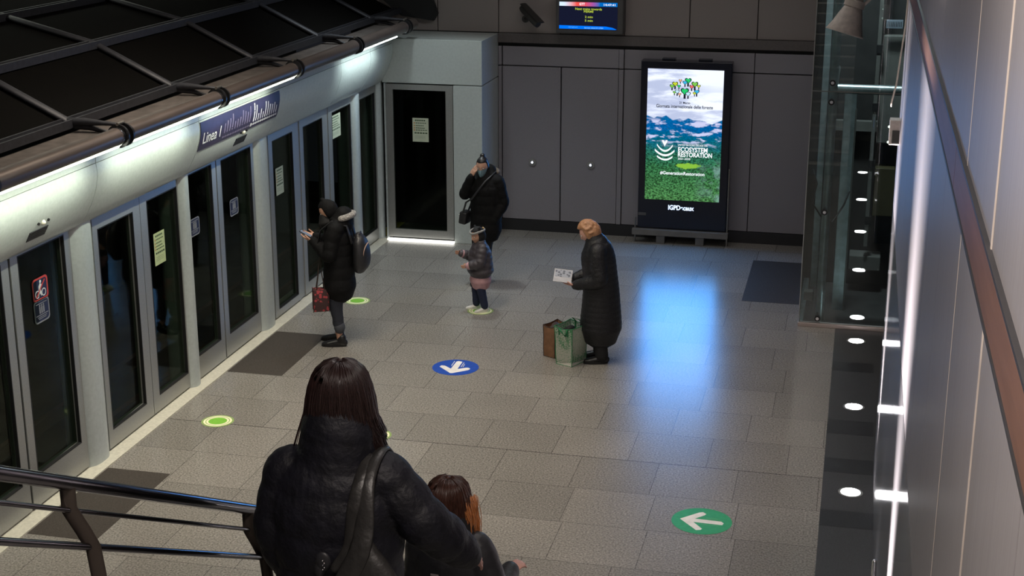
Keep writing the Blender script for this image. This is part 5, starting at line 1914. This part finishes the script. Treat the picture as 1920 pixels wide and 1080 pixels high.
fs = []
for a, b in zip(rows, rows[1:]):
    for i in range(16):
        fs.append(bm.faces.new((a[i], a[i + 1], b[i + 1], b[i])))
bmesh.ops.solidify(bm, geom=fs, thickness=.003)
mk = obj('surgical_mask', bm, m_mask, D['root'], True, 4)
for sx in (-1, 1):
    bm = new()
    tube(bm, [c + Rm @ V((sx * .066, .035, -.008)), c + Rm @ V((sx * .080, .0, .01)), c + Rm @ V((sx * .080, -.02, -.02)), c + Rm @ V((sx * .05, .05, -.09))], .0018, 6)
    obj('ear_loop', bm, m_white, mk, True)
RW = ROOTM[D['root'].name]
hb_ = thing('handbag', RW @ V((.24, .07, .80)), 'small black crossbody bag at the side of the masked person', 'bag')
bm = bbox(-.05, .05, -.085, .085, 0, .16, .02, 3)
T = RW @ M.Translation((.275, .06, .79)) @ M.Rotation(R(-8), 4, 'Y')
bm.transform(T)
obj('bag_body', bm, m_leather, hb_, smooth=.6)
bm = new()
tube(bm, [T @ V((0, -.08, .155)), T @ V((-.03, -.09, .30)), RW @ V((.12, -.19, 1.15)), RW @ V((-.06, -.19, 1.40)), RW @ V((-.13, -.02, 1.475)), RW @ V((-.07, .16, 1.38)), RW @ V((.10, .19, 1.15)), T @ V((-.03, .09, .30)), T @ V((0, .08, .155))], [(.012, .005)] * 9, 8)
obj('strap', bm, m_leather, hb_, smooth=4)
bm = new()
tube(bm, [T @ V((.052, -.07, .11)), T @ V((.052, .07, .11))], .006, 8)
obj('clasp', bm, m_chrome, hb_)

# --- small child in front of the masked person -----------------------------------------
H = 1.05
D = person('small child in grey puffer jacket, pink tunic and white trainers', (-4.262, 16.52, 0), R(118), H,
           {'head': (0, .03, .93), 'neck': (0, 0, .83), 'shR': (.10, 0, .79), 'shL': (-.10, 0, .79), 'elR': (.155, .06, .64), 'wrR': (.13, .20, .69), 'elL': (-.155, .05, .63), 'wrL': (-.11, .17, .60), 'ankL': (-.075, -.03, .055), 'ankR': (.075, .035, .055), 'kneeL': (-.065, .01, .29), 'kneeR': (.065, .04, .29), 'hipL': (-.055, 0, .5), 'hipR': (.055, 0, .5), 'pelvis': (0, 0, .53), 'waist': (0, 0, .62), 'chest': (0, 0, .72)},
           head=(10, 20, 0), hs=.86)
trousers(D, m_navy_jeans, (.13, .115, .092, .08, .075), end=.02, name='jeans')
for q in 'RL':
    shoe(D, q, m_shoe_white, name='trainer')
coat(D, m_grey_puffer, [(0, 0, .47, .165, .14), (0, 0, .51, .185, .155), (0, 0, .60, .165, .145), (0, 0, .70, .158, .135), (0, 0, .78, .13, .11), (0, 0, .83, .08, .075)],
     (.068, .066, .062, .056, .045), puff=.012, plen=.075, name='puffer_jacket', voxel=.008)
bm = new()
garment(bm, [(0, 0, .375, .155, .13), (0, 0, .42, .148, .125), (0, 0, .50, .125, .11)], .003, .05, .012, 24)
fuse('tunic', bm, m_pink, D['root'], voxel=.009, it=2)
bm = new()
for q in 'RL':
    tube(bm, [D['el' + q].lerp(D['wr' + q], .72), D['el' + q].lerp(D['wr' + q], .98)], [.05, .046], 14, ref=(0, 1, 0))
    obj('pink_cuff', bm, m_pink, D['root'], True, 4)
    bm = new()
bm.free()
c, Rm, hs = D['head'], D['Rm'], D['hs']
bm = new()
cap_hair(D, bm, 1.16)
ball(bm, c + Rm @ V((0, -.03, -.01)), .073, .075, .09)
for sx in (-1, 1):
    ball(bm, c + Rm @ V((sx * .05, -.01, .105)), .022, .016, .022)
fuse('knit_hat', bm, m_trouser, D['root'], voxel=.008, it=2)
bm = new()
tube(bm, [c + Rm @ V((.080 * math.cos(a), .094 * math.sin(a) - .005, .062 + .008 * math.cos(2 * a))) for a in [2 * PI * k / 24 for k in range(25)]], [(.013, .007)] * 25, 8, ref=(0, 0, 1))
obj('hat_band', bm, mat('hat_band_grey', (0.34, 0.33, 0.32), 0.8), D['root'], True, 4)
bm = new()
ball(bm, c + Rm @ V((-.01, -.085, .075)), .03, .012, .012)
obj('hat_patch', bm, mat('hat_patch_ochre', (0.42, 0.27, 0.12), 0.8), D['root'], True, 4)

# --- stooped person in long quilted coat -------------------------------------------------
H = 1.60
D = person('stooped person with ginger hair in long black quilted coat reading a booklet', (-2.565, 15.05, 0), R(98), H,
           {'pelvis': (0, -.02, .86), 'waist': (0, .0, 1.0), 'chest': (0, .02, 1.17), 'neck': (0, .06, 1.32), 'head': (0, .125, 1.435), 'shR': (.17, .02, 1.26), 'shL': (-.17, .02, 1.26),
            'elR': (.225, .0, .98), 'wrR': (.10, .27, .895), 'elL': (-.225, .0, .97), 'wrL': (-.10, .25, .875), 'hipL': (-.085, -.02, .83), 'hipR': (.085, -.02, .83), 'ankL': (-.09, -.04, .085), 'ankR': (.09, -.01, .085)},
           head=(32, -4, 0), hands={'R': ((-.25, .9, .1), (-.3, .1, 1), 40, 30), 'L': ((.15, .95, .05), (.3, .1, 1), 35, 30)}, skin=m_skin_pink)
trousers(D, m_trouser, (.13, .115, .09, .08, .075), end=.0)
for q in 'RL':
    shoe(D, q, m_shoe, W=.052, name='boot', high=.05)
coat(D, m_quilt, [(0, -.02, .36, .235, .225), (0, -.02, .45, .235, .225), (0, -.02, .62, .225, .21), (0, -.015, .82, .215, .195), (0, .0, 1.0, .215, .185), (0, .02, 1.15, .22, .185), (0, .03, 1.25, .205, .165), (0, .05, 1.33, .145, .125), (0, .065, 1.37, .115, .105)],
     (.092, .088, .082, .072, .055), puff=.006, plen=.06, name='quilted_coat', it=2, step=.008)
bm = new()
tube(bm, [D['neck'] + V((0, -.01, -.02)), D['neck'] + V((0, .03, .04))], [(.10, .09), (.085, .08)], 18)
fuse('scarf', bm, m_trouser, D['root'], voxel=.009, it=3)
c, Rm, hs = D['head'], D['Rm'], D['hs']
bm = new()
cap_hair(D, bm, 1.28)
ball(bm, c + Rm @ V((0, -.045, -.02)), .096, .085, .10)
for k in range(60):
    th, phh = rng.uniform(.1, 1.7), rng.uniform(2.6, 6.9)
    ball(bm, c + Rm @ V((.093 * math.sin(th) * math.cos(phh), .108 * math.sin(th) * math.sin(phh) - .012, .132 * math.cos(th))), .02, .02, .016, 10)
fuse('hair', bm, m_hair_blond, D['root'], voxel=.007, it=2)
RW = ROOTM[D['root'].name]
bk = thing('booklet', RW @ V((0, .38, .92)), 'open booklet in the hands of the stooped person', 'booklet')
T = RW @ M.Translation((-.02, .395, .925)) @ M.Rotation(R(6), 4, 'X')
A = T @ M.Rotation(R(8), 4, 'Y')
bm = new()
box(bm, -.115, -.001, -.095, .10, 0, .006, T @ M.Rotation(R(-6), 4, 'Y'))
obj('near_pages', bm, m_page, bk)
B = T @ M.Rotation(R(-38), 4, 'Y')
bm = new()
box(bm, .001, .115, -.095, .10, 0, .006, B)
fp = obj('far_pages', bm, m_page, bk)
bm = new()
box(bm, .012, .105, -.083, .088, .006, .0068, B)
obj('printed_picture', bm, m_bookprint, fp)


def shopper(name, label, base, rz, wx_, wy_, h_, m_, trim, hm, lean=0.0, flare=1.12, handles=True, fill=None, band=None):
    t = thing(name, base, label, 'bag', rz=rz)
    bm = new()
    rows = []
    lv = 10
    for j in range(lv + 1):
        f = j / lv
        sc = 1 + (flare - 1) * f
        row = []
        for (sx, sy) in ((-1, -1), (1, -1), (1, 1), (-1, 1)):
            nxt = {(-1, -1): (1, -1), (1, -1): (1, 1), (1, 1): (-1, 1), (-1, 1): (-1, -1)}[(sx, sy)]
            for q in range(8):
                g = q / 8
                px_, py_ = (sx + (nxt[0] - sx) * g), (sy + (nxt[1] - sy) * g)
                bul = 1 + .05 * math.sin(PI * g) * math.sin(PI * f) + .012 * math.sin(9 * f + 5 * g + sx)
                sag = -.02 * math.sin(PI * g) * f ** 3 * (1 if abs(nxt[1] - sy) < 1 else .4)
                row.append(bm.verts.new((px_ * wx_ / 2 * sc * bul + lean * f, py_ * wy_ / 2 * sc * bul, .002 + h_ * f + sag)))
        rows.append(row)
    n_ = len(rows[0])
    fs = [bm.faces.new(rows[0][::-1])]
    for a, b in zip(rows, rows[1:]):
        for i in range(n_):
            fs.append(bm.faces.new((a[i], a[(i + 1) % n_], b[(i + 1) % n_], b[i])))
    top = [v.co.copy() for v in rows[-1]]
    low = [[rows[j][i * 8].co.copy() for j in range(lv + 1)] for i in range(4)]
    bmid = [v.co.copy() for v in rows[0]]
    bmesh.ops.solidify(bm, geom=fs, thickness=.004)
    o = obj('bag_body', bm, m_, t, True, .9)
    for line in low:
        bm = new()
        tube(bm, line, .0045, 8)
        obj('edge_binding', bm, trim, t, True, 4)
    for line in (top, bmid):
        bm = new()
        tube(bm, line + [line[0]], .0045, 8)
        obj('rim_binding', bm, trim, t, True, 4)
    if handles:
        for sy in (-1, 1):
            yy = sy * wy_ / 2 * flare
            bm = new()
            tube(bm, [(-wx_ * .25 + lean, yy, h_ * .80), (-wx_ * .25 + lean, yy * 1.02, h_ * .98), (-wx_ * .2 + lean, yy * (.55 if sy > 0 else 1.05), h_ * (1.10 if sy > 0 else .93)), (wx_ * .2 + lean, yy * (.5 if sy > 0 else 1.12), h_ * (1.10 if sy > 0 else .80)), (wx_ * .25 + lean, yy * 1.02, h_ * .98), (wx_ * .25 + lean, yy, h_ * .80)], [(.014, .004)] * 6, 8)
            obj('handle', bm, hm, t, True, 4)
    if fill:
        bm = new()
        for k in range(9):
            ball(bm, V((rng.uniform(-.3, .3) * wx_ + lean, rng.uniform(-.3, .3) * wy_, h_ * rng.uniform(.78, .93))), wx_ * .22, wy_ * .25, .04, 12)
        fuse('contents', bm, fill, t, voxel=.012, it=3)
    if band:
        bm = new()
        prism(bm, [(v.x * 1.012, v.y * 1.012) for v in bmid], PZ(.004), .07)
        obj('plain_base', bm, band, t, True)
    return t


shopper('green_shopping_bag', 'white and green patterned shopping bag on the floor beside the stooped person', (-2.845, 14.93, 0), R(-23), .20, .27, .43, m_greenbag, m_greentrim, m_greentrim, flare=1.14, fill=m_trouser, band=mat('plain_cream', (0.62, 0.60, 0.54), 0.7))
shopper('brown_shopping_bag', 'brown shopping bag with dark edges behind the white and green bag', (-3.055, 15.14, 0), R(-26), .15, .24, .36, m_brownbag, m_bagtrim, m_bagtrim, flare=1.05, fill=m_bagtrim, handles=False)
